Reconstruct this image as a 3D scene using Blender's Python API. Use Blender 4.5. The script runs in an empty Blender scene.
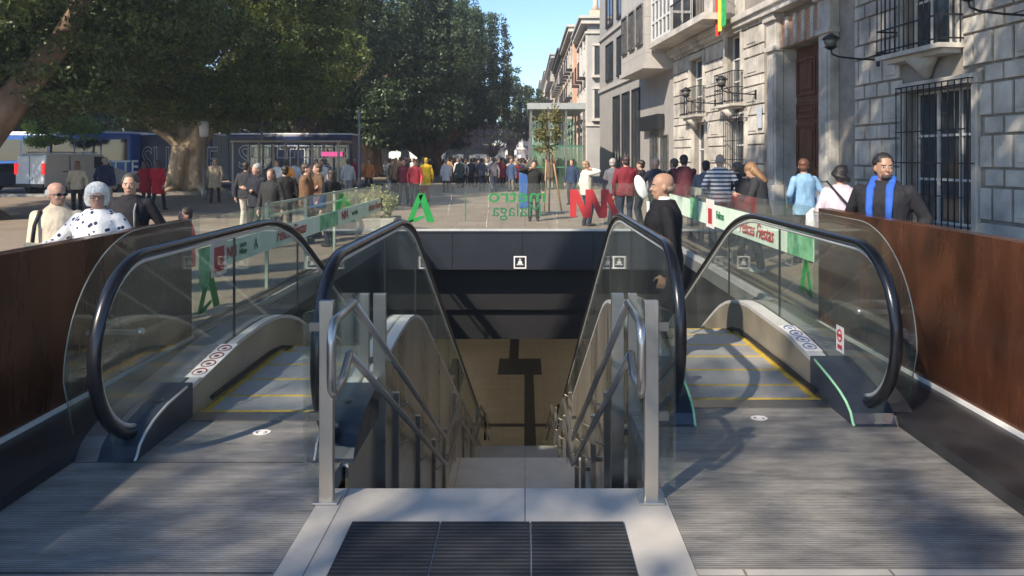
import bpy, bmesh, math, random
import numpy as np
from mathutils import Vector, Matrix
random.seed(7)
PI = math.pi; R = math.radians
sc = bpy.context.scene; col = sc.collection
F, CX, CY, H = 740.0, 525.0, 158.0, 1.7
def X(px, d): return (px-CX)/F*d            # real world x of something seen at px, standing d metres away
def Z(py, d): return H-(py-CY)/F*d

# ------------------------------------------------------------------ camera
cd = bpy.data.cameras.new('camera'); cam = bpy.data.objects.new('camera', cd); col.objects.link(cam)
cd.sensor_width = 36; cd.lens = F/1024*36; cd.shift_x = (512-CX)/1024; cd.shift_y = -(288-CY)/1024
cam.location = (0, 0, H); cam.rotation_euler = (R(90), 0, 0); cd.clip_start = .05; cd.clip_end = 3000
sc.camera = cam

# ------------------------------------------------------------------ materials
MATS = {}
def nd(nt, t, **k):
    n = nt.nodes.new(t)
    for a, b in k.items():
        if hasattr(n, a): setattr(n, a, b)
    return n
def mat(name, c, rough=.6, metal=0, var=.12, scale=6, bump=0, c2=None, spec=.5, coords='Object', stretch=None, rvar=0, detail=5, bscale=None, thr=None):
    if name in MATS: return MATS[name]
    m = bpy.data.materials.new(name); m.use_nodes = True; nt = m.node_tree; b = nt.nodes['Principled BSDF']
    b.inputs['Roughness'].default_value = rough; b.inputs['Metallic'].default_value = metal
    b.inputs['Specular IOR Level'].default_value = spec
    tc = nd(nt, 'ShaderNodeTexCoord'); mp = nd(nt, 'ShaderNodeMapping')
    nt.links.new(tc.outputs[coords], mp.inputs[0])
    if stretch: mp.inputs['Scale'].default_value = stretch
    nz = nd(nt, 'ShaderNodeTexNoise'); nz.inputs['Scale'].default_value = scale; nz.inputs['Detail'].default_value = detail
    nz.inputs['Roughness'].default_value = .62
    nt.links.new(mp.outputs[0], nz.inputs['Vector'])
    rp = nd(nt, 'ShaderNodeValToRGB')
    lo, hi = thr or (.3, .7)
    a = [max(0, x*(1-var)) for x in c]; d = [min(1, x*(1+var)) for x in (c2 or c)]
    rp.color_ramp.elements[0].position = lo; rp.color_ramp.elements[0].color = (*a, 1)
    rp.color_ramp.elements[1].position = hi; rp.color_ramp.elements[1].color = (*d, 1)
    nt.links.new(nz.outputs['Fac'], rp.inputs[0]); nt.links.new(rp.outputs[0], b.inputs['Base Color'])
    if rvar:
        mr = nd(nt, 'ShaderNodeMapRange'); mr.inputs['To Min'].default_value = max(.03, rough-rvar); mr.inputs['To Max'].default_value = min(1, rough+rvar)
        mr.inputs['From Min'].default_value = .3; mr.inputs['From Max'].default_value = .7
        nt.links.new(nz.outputs['Fac'], mr.inputs['Value']); nt.links.new(mr.outputs[0], b.inputs['Roughness'])
    if bump:
        bp = nd(nt, 'ShaderNodeBump'); bp.inputs['Strength'].default_value = bump; bp.inputs['Distance'].default_value = .02
        n2 = nz
        if bscale:
            n2 = nd(nt, 'ShaderNodeTexNoise'); n2.inputs['Scale'].default_value = bscale; n2.inputs['Detail'].default_value = 6
            nt.links.new(mp.outputs[0], n2.inputs['Vector'])
        nt.links.new(n2.outputs['Fac'], bp.inputs['Height']); nt.links.new(bp.outputs[0], b.inputs['Normal'])
    MATS[name] = m; return m
def glass(name, tint, base=.04, rough=.02):
    if name in MATS: return MATS[name]
    m = bpy.data.materials.new(name); m.use_nodes = True; nt = m.node_tree
    for n in list(nt.nodes): nt.nodes.remove(n)
    o = nd(nt, 'ShaderNodeOutputMaterial'); mx = nd(nt, 'ShaderNodeMixShader'); t = nd(nt, 'ShaderNodeBsdfTransparent'); g = nd(nt, 'ShaderNodeBsdfGlossy')
    t.inputs[0].default_value = (*tint, 1); g.inputs['Roughness'].default_value = rough; g.inputs[0].default_value = (.95, 1, .97, 1)
    lw = nd(nt, 'ShaderNodeLayerWeight'); lw.inputs[0].default_value = .5
    fr = nd(nt, 'ShaderNodeMath', operation='POWER'); fr.inputs[1].default_value = 5; nt.links.new(lw.outputs['Facing'], fr.inputs[0])
    ad = nd(nt, 'ShaderNodeMath', operation='MULTIPLY_ADD'); ad.inputs[1].default_value = .75; ad.inputs[2].default_value = base*.7; ad.use_clamp = True
    nz = nd(nt, 'ShaderNodeTexNoise'); nz.inputs['Scale'].default_value = 1.3; tc = nd(nt, 'ShaderNodeTexCoord'); nt.links.new(tc.outputs['Object'], nz.inputs['Vector'])
    df = nd(nt, 'ShaderNodeBsdfDiffuse'); df.inputs[0].default_value = (.55, .58, .55, 1); m2 = nd(nt, 'ShaderNodeMixShader')
    mu = nd(nt, 'ShaderNodeMath', operation='MULTIPLY'); mu.inputs[1].default_value = .05
    nt.links.new(nz.outputs['Fac'], mu.inputs[0]); nt.links.new(mu.outputs[0], m2.inputs[0])
    nt.links.new(fr.outputs[0], ad.inputs[0]); nt.links.new(ad.outputs[0], mx.inputs[0])
    nt.links.new(t.outputs[0], mx.inputs[1]); nt.links.new(g.outputs[0], mx.inputs[2])
    nt.links.new(mx.outputs[0], m2.inputs[1]); nt.links.new(df.outputs[0], m2.inputs[2]); nt.links.new(m2.outputs[0], o.inputs[0])
    MATS[name] = m; return m
def emis(name, c, s):
    m = bpy.data.materials.new(name); m.use_nodes = True; b = m.node_tree.nodes['Principled BSDF']
    b.inputs['Base Color'].default_value = (*c, 1); b.inputs['Emission Color'].default_value = (*c, 1); b.inputs['Emission Strength'].default_value = s
    MATS[name] = m; return m
def brick(name, c1, c2, mortar, bw, bh, msize=.012, rough=.75, off=.5, coords='Object', rot=(0,0,0), bump=.3, var=.25, vscale=2.5, spec=.5):
    if name in MATS: return MATS[name]
    m = bpy.data.materials.new(name); m.use_nodes = True; nt = m.node_tree; b = nt.nodes['Principled BSDF']; b.inputs['Roughness'].default_value = rough
    b.inputs['Specular IOR Level'].default_value = spec
    tc = nd(nt, 'ShaderNodeTexCoord'); mp = nd(nt, 'ShaderNodeMapping'); mp.inputs['Rotation'].default_value = rot
    nt.links.new(tc.outputs[coords], mp.inputs[0])
    br = nd(nt, 'ShaderNodeTexBrick'); br.offset = off; br.inputs['Scale'].default_value = 1
    br.inputs['Color1'].default_value = (*c1, 1); br.inputs['Color2'].default_value = (*c2, 1); br.inputs['Mortar'].default_value = (*mortar, 1)
    br.inputs['Mortar Size'].default_value = msize; br.inputs['Brick Width'].default_value = bw; br.inputs['Row Height'].default_value = bh
    br.inputs['Mortar Smooth'].default_value = .2
    nt.links.new(mp.outputs[0], br.inputs['Vector'])
    nz = nd(nt, 'ShaderNodeTexNoise'); nz.inputs['Scale'].default_value = vscale; nz.inputs['Detail'].default_value = 8; nz.inputs['Roughness'].default_value = .7
    nt.links.new(tc.outputs[coords], nz.inputs['Vector'])
    mr = nd(nt, 'ShaderNodeMapRange'); mr.inputs['From Min'].default_value = .25; mr.inputs['From Max'].default_value = .75; mr.inputs['To Min'].default_value = 1-var; mr.inputs['To Max'].default_value = 1+var
    nt.links.new(nz.outputs['Fac'], mr.inputs['Value'])
    mx = nd(nt, 'ShaderNodeMix', data_type='RGBA', blend_type='MULTIPLY'); mx.inputs[0].default_value = 1
    nt.links.new(br.outputs['Color'], mx.inputs[6]); nt.links.new(mr.outputs[0], mx.inputs[7]); nt.links.new(mx.outputs[2], b.inputs['Base Color'])
    if bump:
        bp = nd(nt, 'ShaderNodeBump'); bp.inputs['Strength'].default_value = bump; bp.inputs['Distance'].default_value = .01; bp.invert = True
        nt.links.new(br.outputs['Fac'], bp.inputs['Height']); nt.links.new(bp.outputs[0], b.inputs['Normal'])
    MATS[name] = m; return m
def ribbed(name, c, freq, axis=1, rough=.42, metal=.6, dark=.35, c2=None, width=.5, wear=.35):
    """metal plate with fine parallel grooves across `axis`, worn unevenly by feet"""
    if name in MATS: return MATS[name]
    m = bpy.data.materials.new(name); m.use_nodes = True; nt = m.node_tree; b = nt.nodes['Principled BSDF']
    b.inputs['Metallic'].default_value = metal
    tc = nd(nt, 'ShaderNodeTexCoord'); sp = nd(nt, 'ShaderNodeSeparateXYZ'); nt.links.new(tc.outputs['Object'], sp.inputs[0])
    mu = nd(nt, 'ShaderNodeMath', operation='MULTIPLY'); mu.inputs[1].default_value = freq; nt.links.new(sp.outputs[axis], mu.inputs[0])
    fr = nd(nt, 'ShaderNodeMath', operation='FRACT'); nt.links.new(mu.outputs[0], fr.inputs[0])
    pp = nd(nt, 'ShaderNodeMath', operation='PINGPONG'); pp.inputs[1].default_value = .5; nt.links.new(fr.outputs[0], pp.inputs[0])
    mr = nd(nt, 'ShaderNodeMapRange'); mr.inputs['From Min'].default_value = width*.5-.08; mr.inputs['From Max'].default_value = width*.5+.08
    nt.links.new(pp.outputs[0], mr.inputs['Value'])
    mp = nd(nt, 'ShaderNodeMapping'); st = [2.2, 2.2, 2.2]; st[axis] = 9; mp.inputs['Scale'].default_value = st; nt.links.new(tc.outputs['Object'], mp.inputs[0])
    nz = nd(nt, 'ShaderNodeTexNoise'); nz.inputs['Scale'].default_value = 1.2; nz.inputs['Detail'].default_value = 9; nz.inputs['Roughness'].default_value = .72; nt.links.new(mp.outputs[0], nz.inputs['Vector'])
    rp = nd(nt, 'ShaderNodeValToRGB'); rp.color_ramp.elements[0].position = .3; rp.color_ramp.elements[1].position = .72
    c2 = c2 or c
    rp.color_ramp.elements[0].color = (*[x*(1-wear) for x in c], 1); rp.color_ramp.elements[1].color = (*[min(1, x*(1+wear)) for x in c2], 1)
    nt.links.new(nz.outputs['Fac'], rp.inputs[0])
    dk = nd(nt, 'ShaderNodeMapRange'); dk.inputs['To Min'].default_value = dark; dk.inputs['To Max'].default_value = 1; nt.links.new(mr.outputs[0], dk.inputs['Value'])
    mx = nd(nt, 'ShaderNodeMix', data_type='RGBA', blend_type='MULTIPLY'); mx.inputs[0].default_value = 1
    nt.links.new(rp.outputs[0], mx.inputs[6]); nt.links.new(dk.outputs[0], mx.inputs[7]); nt.links.new(mx.outputs[2], b.inputs['Base Color'])
    rr = nd(nt, 'ShaderNodeMapRange'); rr.inputs['To Min'].default_value = rough-.12; rr.inputs['To Max'].default_value = rough+.22; nt.links.new(nz.outputs['Fac'], rr.inputs['Value']); nt.links.new(rr.outputs[0], b.inputs['Roughness'])
    bp = nd(nt, 'ShaderNodeBump'); bp.inputs['Strength'].default_value = .45; bp.inputs['Distance'].default_value = .004
    nt.links.new(mr.outputs[0], bp.inputs['Height']); nt.links.new(bp.outputs[0], b.inputs['Normal'])
    MATS[name] = m; return m
def leafmat(name, c1, c2, tr=.25):
    m = bpy.data.materials.new(name); m.use_nodes = True; nt = m.node_tree; b = nt.nodes['Principled BSDF']; o = nt.nodes['Material Output']
    g = nd(nt, 'ShaderNodeNewGeometry'); rp = nd(nt, 'ShaderNodeValToRGB')
    rp.color_ramp.elements[0].color = (*c1, 1); rp.color_ramp.elements[1].color = (*c2, 1)
    tc = nd(nt, 'ShaderNodeTexCoord'); nz = nd(nt, 'ShaderNodeTexNoise'); nz.inputs['Scale'].default_value = .55; nz.inputs['Detail'].default_value = 3; nt.links.new(tc.outputs['Object'], nz.inputs['Vector'])
    m1 = nd(nt, 'ShaderNodeMath', operation='MULTIPLY_ADD'); m1.inputs[1].default_value = 1.7; m1.inputs[2].default_value = -.55; nt.links.new(nz.outputs['Fac'], m1.inputs[0])
    m2 = nd(nt, 'ShaderNodeMath', operation='MULTIPLY_ADD'); m2.inputs[1].default_value = .55; nt.links.new(g.outputs['Random Per Island'], m2.inputs[0]); nt.links.new(m1.outputs[0], m2.inputs[2]); m2.use_clamp = True
    nt.links.new(m2.outputs[0], rp.inputs[0]); nt.links.new(rp.outputs[0], b.inputs['Base Color'])
    b.inputs['Roughness'].default_value = .45; b.inputs['Specular IOR Level'].default_value = .4
    t = nd(nt, 'ShaderNodeBsdfTranslucent'); mx = nd(nt, 'ShaderNodeMixShader'); mx.inputs[0].default_value = tr
    hs = nd(nt, 'ShaderNodeHueSaturation'); hs.inputs['Value'].default_value = 1.5; hs.inputs['Hue'].default_value = .48
    nt.links.new(rp.outputs[0], hs.inputs['Color']); nt.links.new(hs.outputs[0], t.inputs[0])
    nt.links.new(b.outputs[0], mx.inputs[1]); nt.links.new(t.outputs[0], mx.inputs[2]); nt.links.new(mx.outputs[0], o.inputs[0])
    MATS[name] = m; return m

M_steel = mat('brushed_steel', (.50,.465,.42), .32, .85, .05, 3, 0, stretch=(3,3,3), rvar=.05)
M_steel_d = mat('dull_steel', (.25,.235,.215), .42, .9, .2, 4, rvar=.1)
M_clad = mat('bronze_steel_cladding', (.52,.48,.42), .33, .85, .14, 1.2, stretch=(3,3,.35), rvar=.13)
M_alu = mat('satin_aluminium', (.60,.60,.59), .36, .35, .08, 5, rvar=.08)
M_skirt = mat('skirt_steel', (.36,.32,.25), .36, .5, .2, 2, stretch=(1,1,1), rvar=.1)
M_rubber = mat('black_rubber', (.012,.012,.016), .26, 0, .3, 8, spec=.6)
M_black = mat('black_paint', (.012,.013,.016), .5, 0, .3, 3)
M_newel = mat('dark_blue_cover', (.035,.045,.065), .38, .2, .25, 5, rvar=.1)
M_plate = ribbed('grooved_floor_plate', (.24,.232,.22), 62, 1, .5, .3, .62, (.36,.345,.32), .5, .30)
M_tread = ribbed('grooved_step_tread', (.46,.46,.45), 90, 0, .5, .3, .6, None, .5, .14)
M_riser = ribbed('grooved_riser', (.14,.14,.15), 90, 0, .5, .6, .4, None, .5, .15)
M_mat = ribbed('ribbed_door_mat', (.022,.027,.038), 34, 1, .75, .0, .25, (.04,.045,.055), .6, .35)
M_yellow = mat('yellow_line_paint', (.50,.35,.05), .6, 0, .25, 25)
M_stone = brick('pale_stair_stone', (.44,.42,.385), (.42,.40,.37), (.17,.16,.15), .9, 40, .004, .5, 0, bump=.1, var=.16, vscale=3.5)
M_stone2 = brick('pale_floor_tiles', (.40,.38,.35), (.37,.355,.33), (.15,.14,.13), .6, .3, .006, .6, .5, bump=.2, var=.15)
M_plaza = brick('plaza_paving', (.27,.215,.165), (.24,.195,.15), (.13,.105,.08), 1.2, .6, .012, .7, .5, bump=.2, var=.22, vscale=.7)
M_asphalt = mat('asphalt', (.05,.05,.052), .85, 0, .3, 3, .3, bscale=60)
M_kerb = mat('kerb_granite', (.3,.29,.27), .7, 0, .2, 9)
M_corten = mat('corten_steel', (.020,.010,.008), .24, .4, .45, 1.1, .10, (.125,.048,.024), rvar=.14, detail=10, bscale=3.5, stretch=(1,1.6,.45))
M_glass = glass('balustrade_glass', (.95,.975,.965), .05)
M_glass_side = glass('clear_side_glass', (.95,.975,.965), .06)
M_fascia = mat('pit_fascia_panel', (.26,.27,.26), .35, .4, .15, 2, rvar=.1)
M_header = mat('header_panel', (.024,.028,.038), .4, .3, .12, 2)
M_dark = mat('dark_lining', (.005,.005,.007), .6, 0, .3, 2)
M_concrete = mat('dark_concrete', (.09,.085,.08), .7, 0, .25, 2)
M_hall = brick('hall_floor_tiles', (.33,.285,.21), (.30,.26,.19), (.2,.17,.12), .6, .6, .006, .45, 0, bump=0, var=.12)
M_darktile = mat('dark_tactile_tile', (.02,.018,.016), .6)
M_white = mat('white_paint', (.75,.75,.74), .4, 0, .05, 5)
M_stickerw = mat('white_sticker', (.72,.70,.70), .45, 0, .05, 20)
M_red = mat('red_print', (.44,.03,.035), .5, 0, .08, 10)
M_green = mat('green_print', (.008,.24,.045), .5, 0, .12, 6)
M_dgreen = mat('dark_green_print', (.01,.17,.07), .5, 0, .1, 6)
M_banner = mat('banner_vinyl', (.60,.76,.60), .5, 0, .08, 3, c2=(.70,.82,.68))
M_bannerg = mat('banner_green_part', (.03,.30,.13), .5, 0, .3, 5, c2=(.25,.55,.3))

# ------------------------------------------------------------------ mesh builder
class MB:
    def __init__(s): s.v = []; s.f = []; s.m = []; s.xf = None; s.sm = []
    def add(s, vs, fs, mi=0, sm=False):
        o = len(s.v)
        if s.xf is not None: vs = [tuple(s.xf @ Vector(p)) for p in vs]
        s.v += [tuple(p) for p in vs]; s.f += [tuple(i+o for i in f) for f in fs]; s.m += [mi]*len(fs); s.sm += [sm]*len(fs)
    def box(s, x0, x1, y0, y1, z0, z1, mi=0):
        s.add([(x0,y0,z0),(x1,y0,z0),(x1,y1,z0),(x0,y1,z0),(x0,y0,z1),(x1,y0,z1),(x1,y1,z1),(x0,y1,z1)],
              [(0,3,2,1),(4,5,6,7),(0,1,5,4),(1,2,6,5),(2,3,7,6),(3,0,4,7)], mi)
    def quad(s, a, b, c, d, mi=0): s.add([a,b,c,d], [(0,1,2,3)], mi)
    def prism(s, poly, lo, hi, axis='x', mi=0):
        """poly: 2D points, extruded along axis. axis x: (y,z); y: (x,z); z: (x,y)"""
        mk = {'x': lambda p,t:(t,p[0],p[1]), 'y': lambda p,t:(p[0],t,p[1]), 'z': lambda p,t:(p[0],p[1],t)}[axis]
        n = len(poly); vs = [mk(p,lo) for p in poly]+[mk(p,hi) for p in poly]
        fs = [tuple(range(n))[::-1], tuple(range(n,2*n))]+[(i,(i+1)%n,n+(i+1)%n,n+i) for i in range(n)]
        s.add(vs, fs, mi)
    def strip(s, top, bot, lo, hi, mi=0, axis='x'):
        """slab between two equally long polylines, extruded lo..hi (all quads, so concave outlines are fine)"""
        mk = {'x': lambda p,t:(t,p[0],p[1]), 'y': lambda p,t:(p[0],t,p[1]), 'z': lambda p,t:(p[0],p[1],t)}[axis]
        n = len(top); vs = [mk(p,lo) for p in top]+[mk(p,lo) for p in bot]+[mk(p,hi) for p in top]+[mk(p,hi) for p in bot]
        fs = []
        for i in range(n-1):
            fs += [(i,i+1,n+i+1,n+i),(2*n+i,3*n+i,3*n+i+1,2*n+i+1),(i,2*n+i,2*n+i+1,i+1),(n+i,n+i+1,3*n+i+1,3*n+i)]
        fs += [(0,n,3*n,2*n),(n-1,3*n-1,4*n-1,2*n-1)]
        s.add(vs, fs, mi)
    def tube(s, pts, r, n=10, mi=0, sm=True, flat=1.0):
        pts = [Vector(p) for p in pts]; rs = r if isinstance(r,(list,tuple)) else [r]*len(pts)
        t0 = (pts[1]-pts[0]).normalized(); up = Vector((0,0,1)) if abs(t0.z) < .9 else Vector((1,0,0))
        a = t0.cross(up).normalized(); vs = []
        for i, p in enumerate(pts):
            t = (pts[min(i+1,len(pts)-1)]-pts[max(i-1,0)]).normalized()
            a = (a-t*a.dot(t)).normalized(); b = t.cross(a)
            for k in range(n):
                w = 2*PI*k/n; vs.append(tuple(p+a*math.cos(w)*rs[i]+b*math.sin(w)*rs[i]*flat))
        fs = [tuple(range(n))[::-1], tuple(range((len(pts)-1)*n, len(pts)*n))]
        for i in range(len(pts)-1):
            for k in range(n): fs.append((i*n+k, i*n+(k+1)%n, (i+1)*n+(k+1)%n, (i+1)*n+k))
        s.add(vs, fs, mi, sm)
    def cap(s, a, b, ra, rb, n=12, mi=0):
        a = Vector(a); b = Vector(b); d = (b-a); L = d.length or 1e-4; d = d/L; pts = []; rs = []
        for w in (-80,-50,-25): pts.append(a+d*ra*math.sin(R(w))); rs.append(ra*math.cos(R(w)))
        pts += [a, a.lerp(b,.5), b]; rs += [ra, (ra+rb)/2, rb]
        for w in (25,50,80): pts.append(b+d*rb*math.sin(R(w))); rs.append(rb*math.cos(R(w)))
        s.tube(pts, rs, n, mi)
    def ball(s, c, rx, ry, rz, mi=0, n=14):
        vs = []; fs = []; m = 9
        for j in range(m):
            ph = PI*(j+.5)/m-PI/2
            for k in range(n): w = 2*PI*k/n; vs.append((c[0]+rx*math.cos(ph)*math.cos(w), c[1]+ry*math.cos(ph)*math.sin(w), c[2]+rz*math.sin(ph)))
        fs = [tuple(range(n))[::-1], tuple(range((m-1)*n, m*n))]
        for j in range(m-1):
            for k in range(n): fs.append((j*n+k, j*n+(k+1)%n, (j+1)*n+(k+1)%n, (j+1)*n+k))
        s.add(vs, fs, mi, True)
    def loft(s, rings, n=18, mi=0, p=2.3):
        vs = []; fs = []
        for (cx, cy, z, rx, ry) in rings:
            for k in range(n):
                w = 2*PI*k/n; c, q = math.cos(w), math.sin(w)
                vs.append((cx+rx*math.copysign(abs(c)**(2/p), c), cy+ry*math.copysign(abs(q)**(2/p), q), z))
        m = len(rings); fs = [tuple(range(n))[::-1], tuple(range((m-1)*n, m*n))]
        for j in range(m-1):
            for k in range(n): fs.append((j*n+k, j*n+(k+1)%n, (j+1)*n+(k+1)%n, (j+1)*n+k))
        s.add(vs, fs, mi, True)
    def mesh(s, name, mats):
        me = bpy.data.meshes.new(name); me.from_pydata(s.v, [], s.f)
        for m in (mats if isinstance(mats,(list,tuple)) else [mats]): me.materials.append(m)
        me.polygons.foreach_set('material_index', s.m); me.polygons.foreach_set('use_smooth', s.sm); me.update(); return me
    def build(s, name, mats, parent=None, bevel=0):
        o = bpy.data.objects.new(name, s.mesh(name, mats)); col.objects.link(o)
        if parent: o.parent = parent
        if bevel:
            b = o.modifiers.new('bevel', 'BEVEL'); b.width = bevel; b.segments = 2; b.limit_method = 'ANGLE'
        return o
def tag(o, label=None, cat=None, group=None, kind=None):
    if label: o['label'] = label
    if cat: o['category'] = cat
    if group: o['group'] = group
    if kind: o['kind'] = kind
    return o
def empty(name, loc=(0,0,0), rz=0, label=None, cat=None, group=None):
    o = bpy.data.objects.new(name, None); col.objects.link(o); o.location = loc; o.rotation_euler = (0,0,rz); o.empty_display_size = .2
    return tag(o, label, cat, group)
def struct(o): o['kind'] = 'structure'; return o
def clone(o, parent=None, loc=None, rz=None, label=None, group=None, recolour=None):
    c = o.copy(); col.objects.link(c); c.parent = parent
    if loc is not None: c.location = loc
    if rz is not None: c.rotation_euler = (0,0,rz)
    if label: c['label'] = label
    if group: c['group'] = group
    if recolour and o.type == 'MESH':
        k = o.name.split('.')[0]
        if k in recolour: c.material_slots[0].link = 'OBJECT'; c.material_slots[0].material = recolour[k]
    for ch in KIDS.get(o.name, o.children): clone(ch, c, recolour=recolour)
    return c
KIDS = {}
def text(name, body, size, m, parent, loc, rot, shear=0, extrude=.001, align='CENTER', sx=1, offset=0, space=1):
    cu = bpy.data.curves.new(name, 'FONT'); cu.body = body; cu.size = size; cu.shear = shear; cu.extrude = extrude; cu.align_x = align; cu.offset = offset; cu.space_character = space; cu.resolution_u = 3
    t = bpy.data.objects.new('tmp', cu); col.objects.link(t); dg = bpy.context.evaluated_depsgraph_get()
    me = bpy.data.meshes.new_from_object(t.evaluated_get(dg)); bpy.data.objects.remove(t); me.materials.clear(); me.materials.append(m)
    o = bpy.data.objects.new(name, me); col.objects.link(o); o.parent = parent; o.location = loc; o.rotation_euler = rot; o.scale = (sx,1,1)
    return o
def remesh(mb, name, mats, voxel, smooth=2, parent=None):
    o = mb.build('tmp', mats); m = o.modifiers.new('r', 'REMESH'); m.mode = 'VOXEL'; m.voxel_size = voxel; m.use_smooth_shade = True
    if smooth:
        q = o.modifiers.new('s', 'SMOOTH'); q.iterations = smooth; q.factor = .5
    dg = bpy.context.evaluated_depsgraph_get(); me = bpy.data.meshes.new_from_object(o.evaluated_get(dg)); bpy.data.objects.remove(o)
    me.name = name; me.materials.clear()
    for x in (mats if isinstance(mats,(list,tuple)) else [mats]): me.materials.append(x)
    r = bpy.data.objects.new(name, me); col.objects.link(r); r.parent = parent; return r
def arc(cy, cz, r, a0, a1, n): return [(cy+r*math.cos(R(a0+(a1-a0)*i/n)), cz+r*math.sin(R(a0+(a1-a0)*i/n))) for i in range(n+1)]

# ------------------------------------------------------------------ ground, road, pit
PXL, PXR, PY1 = -3.0, 2.9, 15.4            # pit opening: left, right, far edge
g = MB(); xs = [-260, PXL, PXR, 260]; ys = [-60, 3.05, PY1, 520]
for i in range(3):
    for j in range(3):
        if not (i == 1 and j == 1): g.quad((xs[i],ys[j],0),(xs[i+1],ys[j],0),(xs[i+1],ys[j+1],0),(xs[i],ys[j+1],0))
struct(g.build('ground', M_plaza))
g = MB(); g.prism([(-90,27),(-19.6,33),(-8,40),(-8,48),(-90,50)], .0, .006, 'z'); struct(g.build('road', M_asphalt))
g = MB(); pts = [(-90,27),(-19.6,33),(-8,40),(-8,48),(-90,50)]
for a, b in zip(pts[:-1], pts[1:]):
    a = Vector((*a,0)); b = Vector((*b,0)); n = (b-a).normalized().cross(Vector((0,0,1)))*.3
    g.prism([(a.x,a.y),(b.x,b.y),(b.x+n.x,b.y+n.y),(a.x+n.x,a.y+n.y)], 0, .12, 'z')
struct(g.build('road_kerb', M_kerb))
# landing: stone threshold, grooved plates, pale tiles
SX0, SX1 = -1.02, .70
g = MB(); g.box(SX0, SX1, 2.0, 3.79, -.12, .008); struct(g.build('stone_landing', M_stone))
g = MB(); g.box(PXL, SX0-.004, 1.0, 4.9, -.1, .004); struct(g.build('left_landing_floor', M_plate))
g = MB(); g.box(SX1+.004, PXR, 3.06, 5.15, -.1, .004); struct(g.build('right_landing_floor', M_plate))
g = MB(); g.box(SX1+.004, 3.4, 1.0, 3.05, -.1, .005); struct(g.build('pale_tile_floor', M_stone2))
g = MB()
for y, x0, x1 in ((4.12, PXL, SX0), (3.02, PXL, SX0)): g.box(x0+.01, x1-.01, y, y+.006, .004, .0055)
struct(g.build('floor_plate_joint', M_black))
def mat_panel(x0, x1):
    m = MB(); m.box(x0, x1, 2.2, 3.43, .008, .016); return m.build('ribbed_mat', M_mat)
for (a, b, l) in ((-.80,-.396,'left of three dark ribbed entrance mats set in the pale stone'), (-.388,.020,'middle of three dark ribbed entrance mats set in the pale stone'), (.028,.455,'right of three dark ribbed entrance mats set in the pale stone')):
    tag(mat_panel(a, b), l, 'mat', 'ribbed mats in front of the stairs')
# plinths beside the landing
for s, xa, xb, nm in ((-1, -2.52, -3.0, 'left'), (1, 2.36, 2.9, 'right')):
    g = MB(); x0, x1 = sorted((xa, xb)); g.box(x0, x1, -1, 8.2, .004, .075)
    struct(g.build('side_plinth', mat('plinth_cover', (.05,.05,.055), .4, .5, .3, 3, rvar=.1)))

# ------------------------------------------------------------------ stairs
def flight(g, y, z, n, tr=.33, ri=.165, land=0):
    for k in range(n):
        z -= ri; L = tr if k < n-1 else land
        g.box(-1.0, .84, y, y+L, z-.3, z); g.box(-1.0, .84, y-.012, y, z+.0, z+ri-.03)
        y += L
    return y, z
g = MB(); y, z = flight(g, 3.79, 0, 15, land=1.9); LY1, LZ1 = y, z
y, z = flight(g, y, z, 10, land=1.7); LY2, LZ2 = y, z
y, z = flight(g, y, z, 12, land=.4)
struct(g.build('stairs', M_stone)); HZ = -6.0
def stair_z(y):
    if y < 3.79: return 0
    s = 0; Y = 3.79; Zv = 0
    for n, land in ((14, 1.9), (9, 1.7), (11, 2)):
        if y < Y+n*.33: return Zv-.165-(y-Y)*.5
        Y += n*.33; Zv -= (n+1)*.165
        if y < Y+land: return Zv
        Y += land
    return Zv
# ------------------------------------------------------------------ pit lining and hall below
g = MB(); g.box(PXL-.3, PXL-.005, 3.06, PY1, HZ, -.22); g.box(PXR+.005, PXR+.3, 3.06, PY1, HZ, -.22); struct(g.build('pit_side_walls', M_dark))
g = MB(); g.box(PXL-.01, PXL+.03, 6.3, PY1-.01, -.22, -.03); g.box(PXR-.03, PXR+.01, 6.8, PY1-.01, -.22, -.03); struct(g.build('pit_edge_fascia', M_fascia))
g = MB()
for i in range(4):
    a = PXL+.03+i*1.46; g.box(a+.004, a+1.456, PY1-.02, PY1+.0, -.62, .15)
g.box(PXL+.03, PXR-.03, PY1+.0, PY1+.35, -.615, .149); g.box(PXL+.03, PXR-.03, PY1-.04, PY1+.36, .15, .175); struct(g.build('header_beam', M_header))
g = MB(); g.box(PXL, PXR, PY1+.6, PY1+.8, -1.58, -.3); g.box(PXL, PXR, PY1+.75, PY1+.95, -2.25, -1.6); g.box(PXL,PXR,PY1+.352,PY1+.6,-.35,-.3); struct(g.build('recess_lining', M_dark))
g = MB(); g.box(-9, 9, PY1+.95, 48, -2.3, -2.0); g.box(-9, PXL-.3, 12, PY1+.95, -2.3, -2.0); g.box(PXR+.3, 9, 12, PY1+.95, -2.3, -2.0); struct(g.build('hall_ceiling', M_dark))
g = MB(); g.box(-12, 12, 3, 50, HZ-.3, HZ); struct(g.build('hall_floor', M_hall))
g = MB(); g.box(-12, 12, 48, 48.3, HZ, -2.3); g.box(-9.3,-9,12,48,HZ,-2.3); g.box(9,9.3,12,48,HZ,-2.3); g.box(-9,PXL-.3,12,12.2,HZ,-2.3); g.box(PXR+.3,9,12,12.2,HZ,-2.3); struct(g.build('hall_walls', mat('hall_wall', (.3,.27,.22), .6)))
g = MB(); g.box(-.02, .30, 18.6, 26.3, HZ, HZ+.006); g.box(-.98, .60, 26.3, 28.4, HZ, HZ+.006); g.box(-.62, -.25, 28.4, 36, HZ, HZ+.006); g.box(-1.6,1.1,21.2,21.45,HZ+.001,HZ+.004)
struct(g.build('dark_floor_strips', M_darktile))
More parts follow.
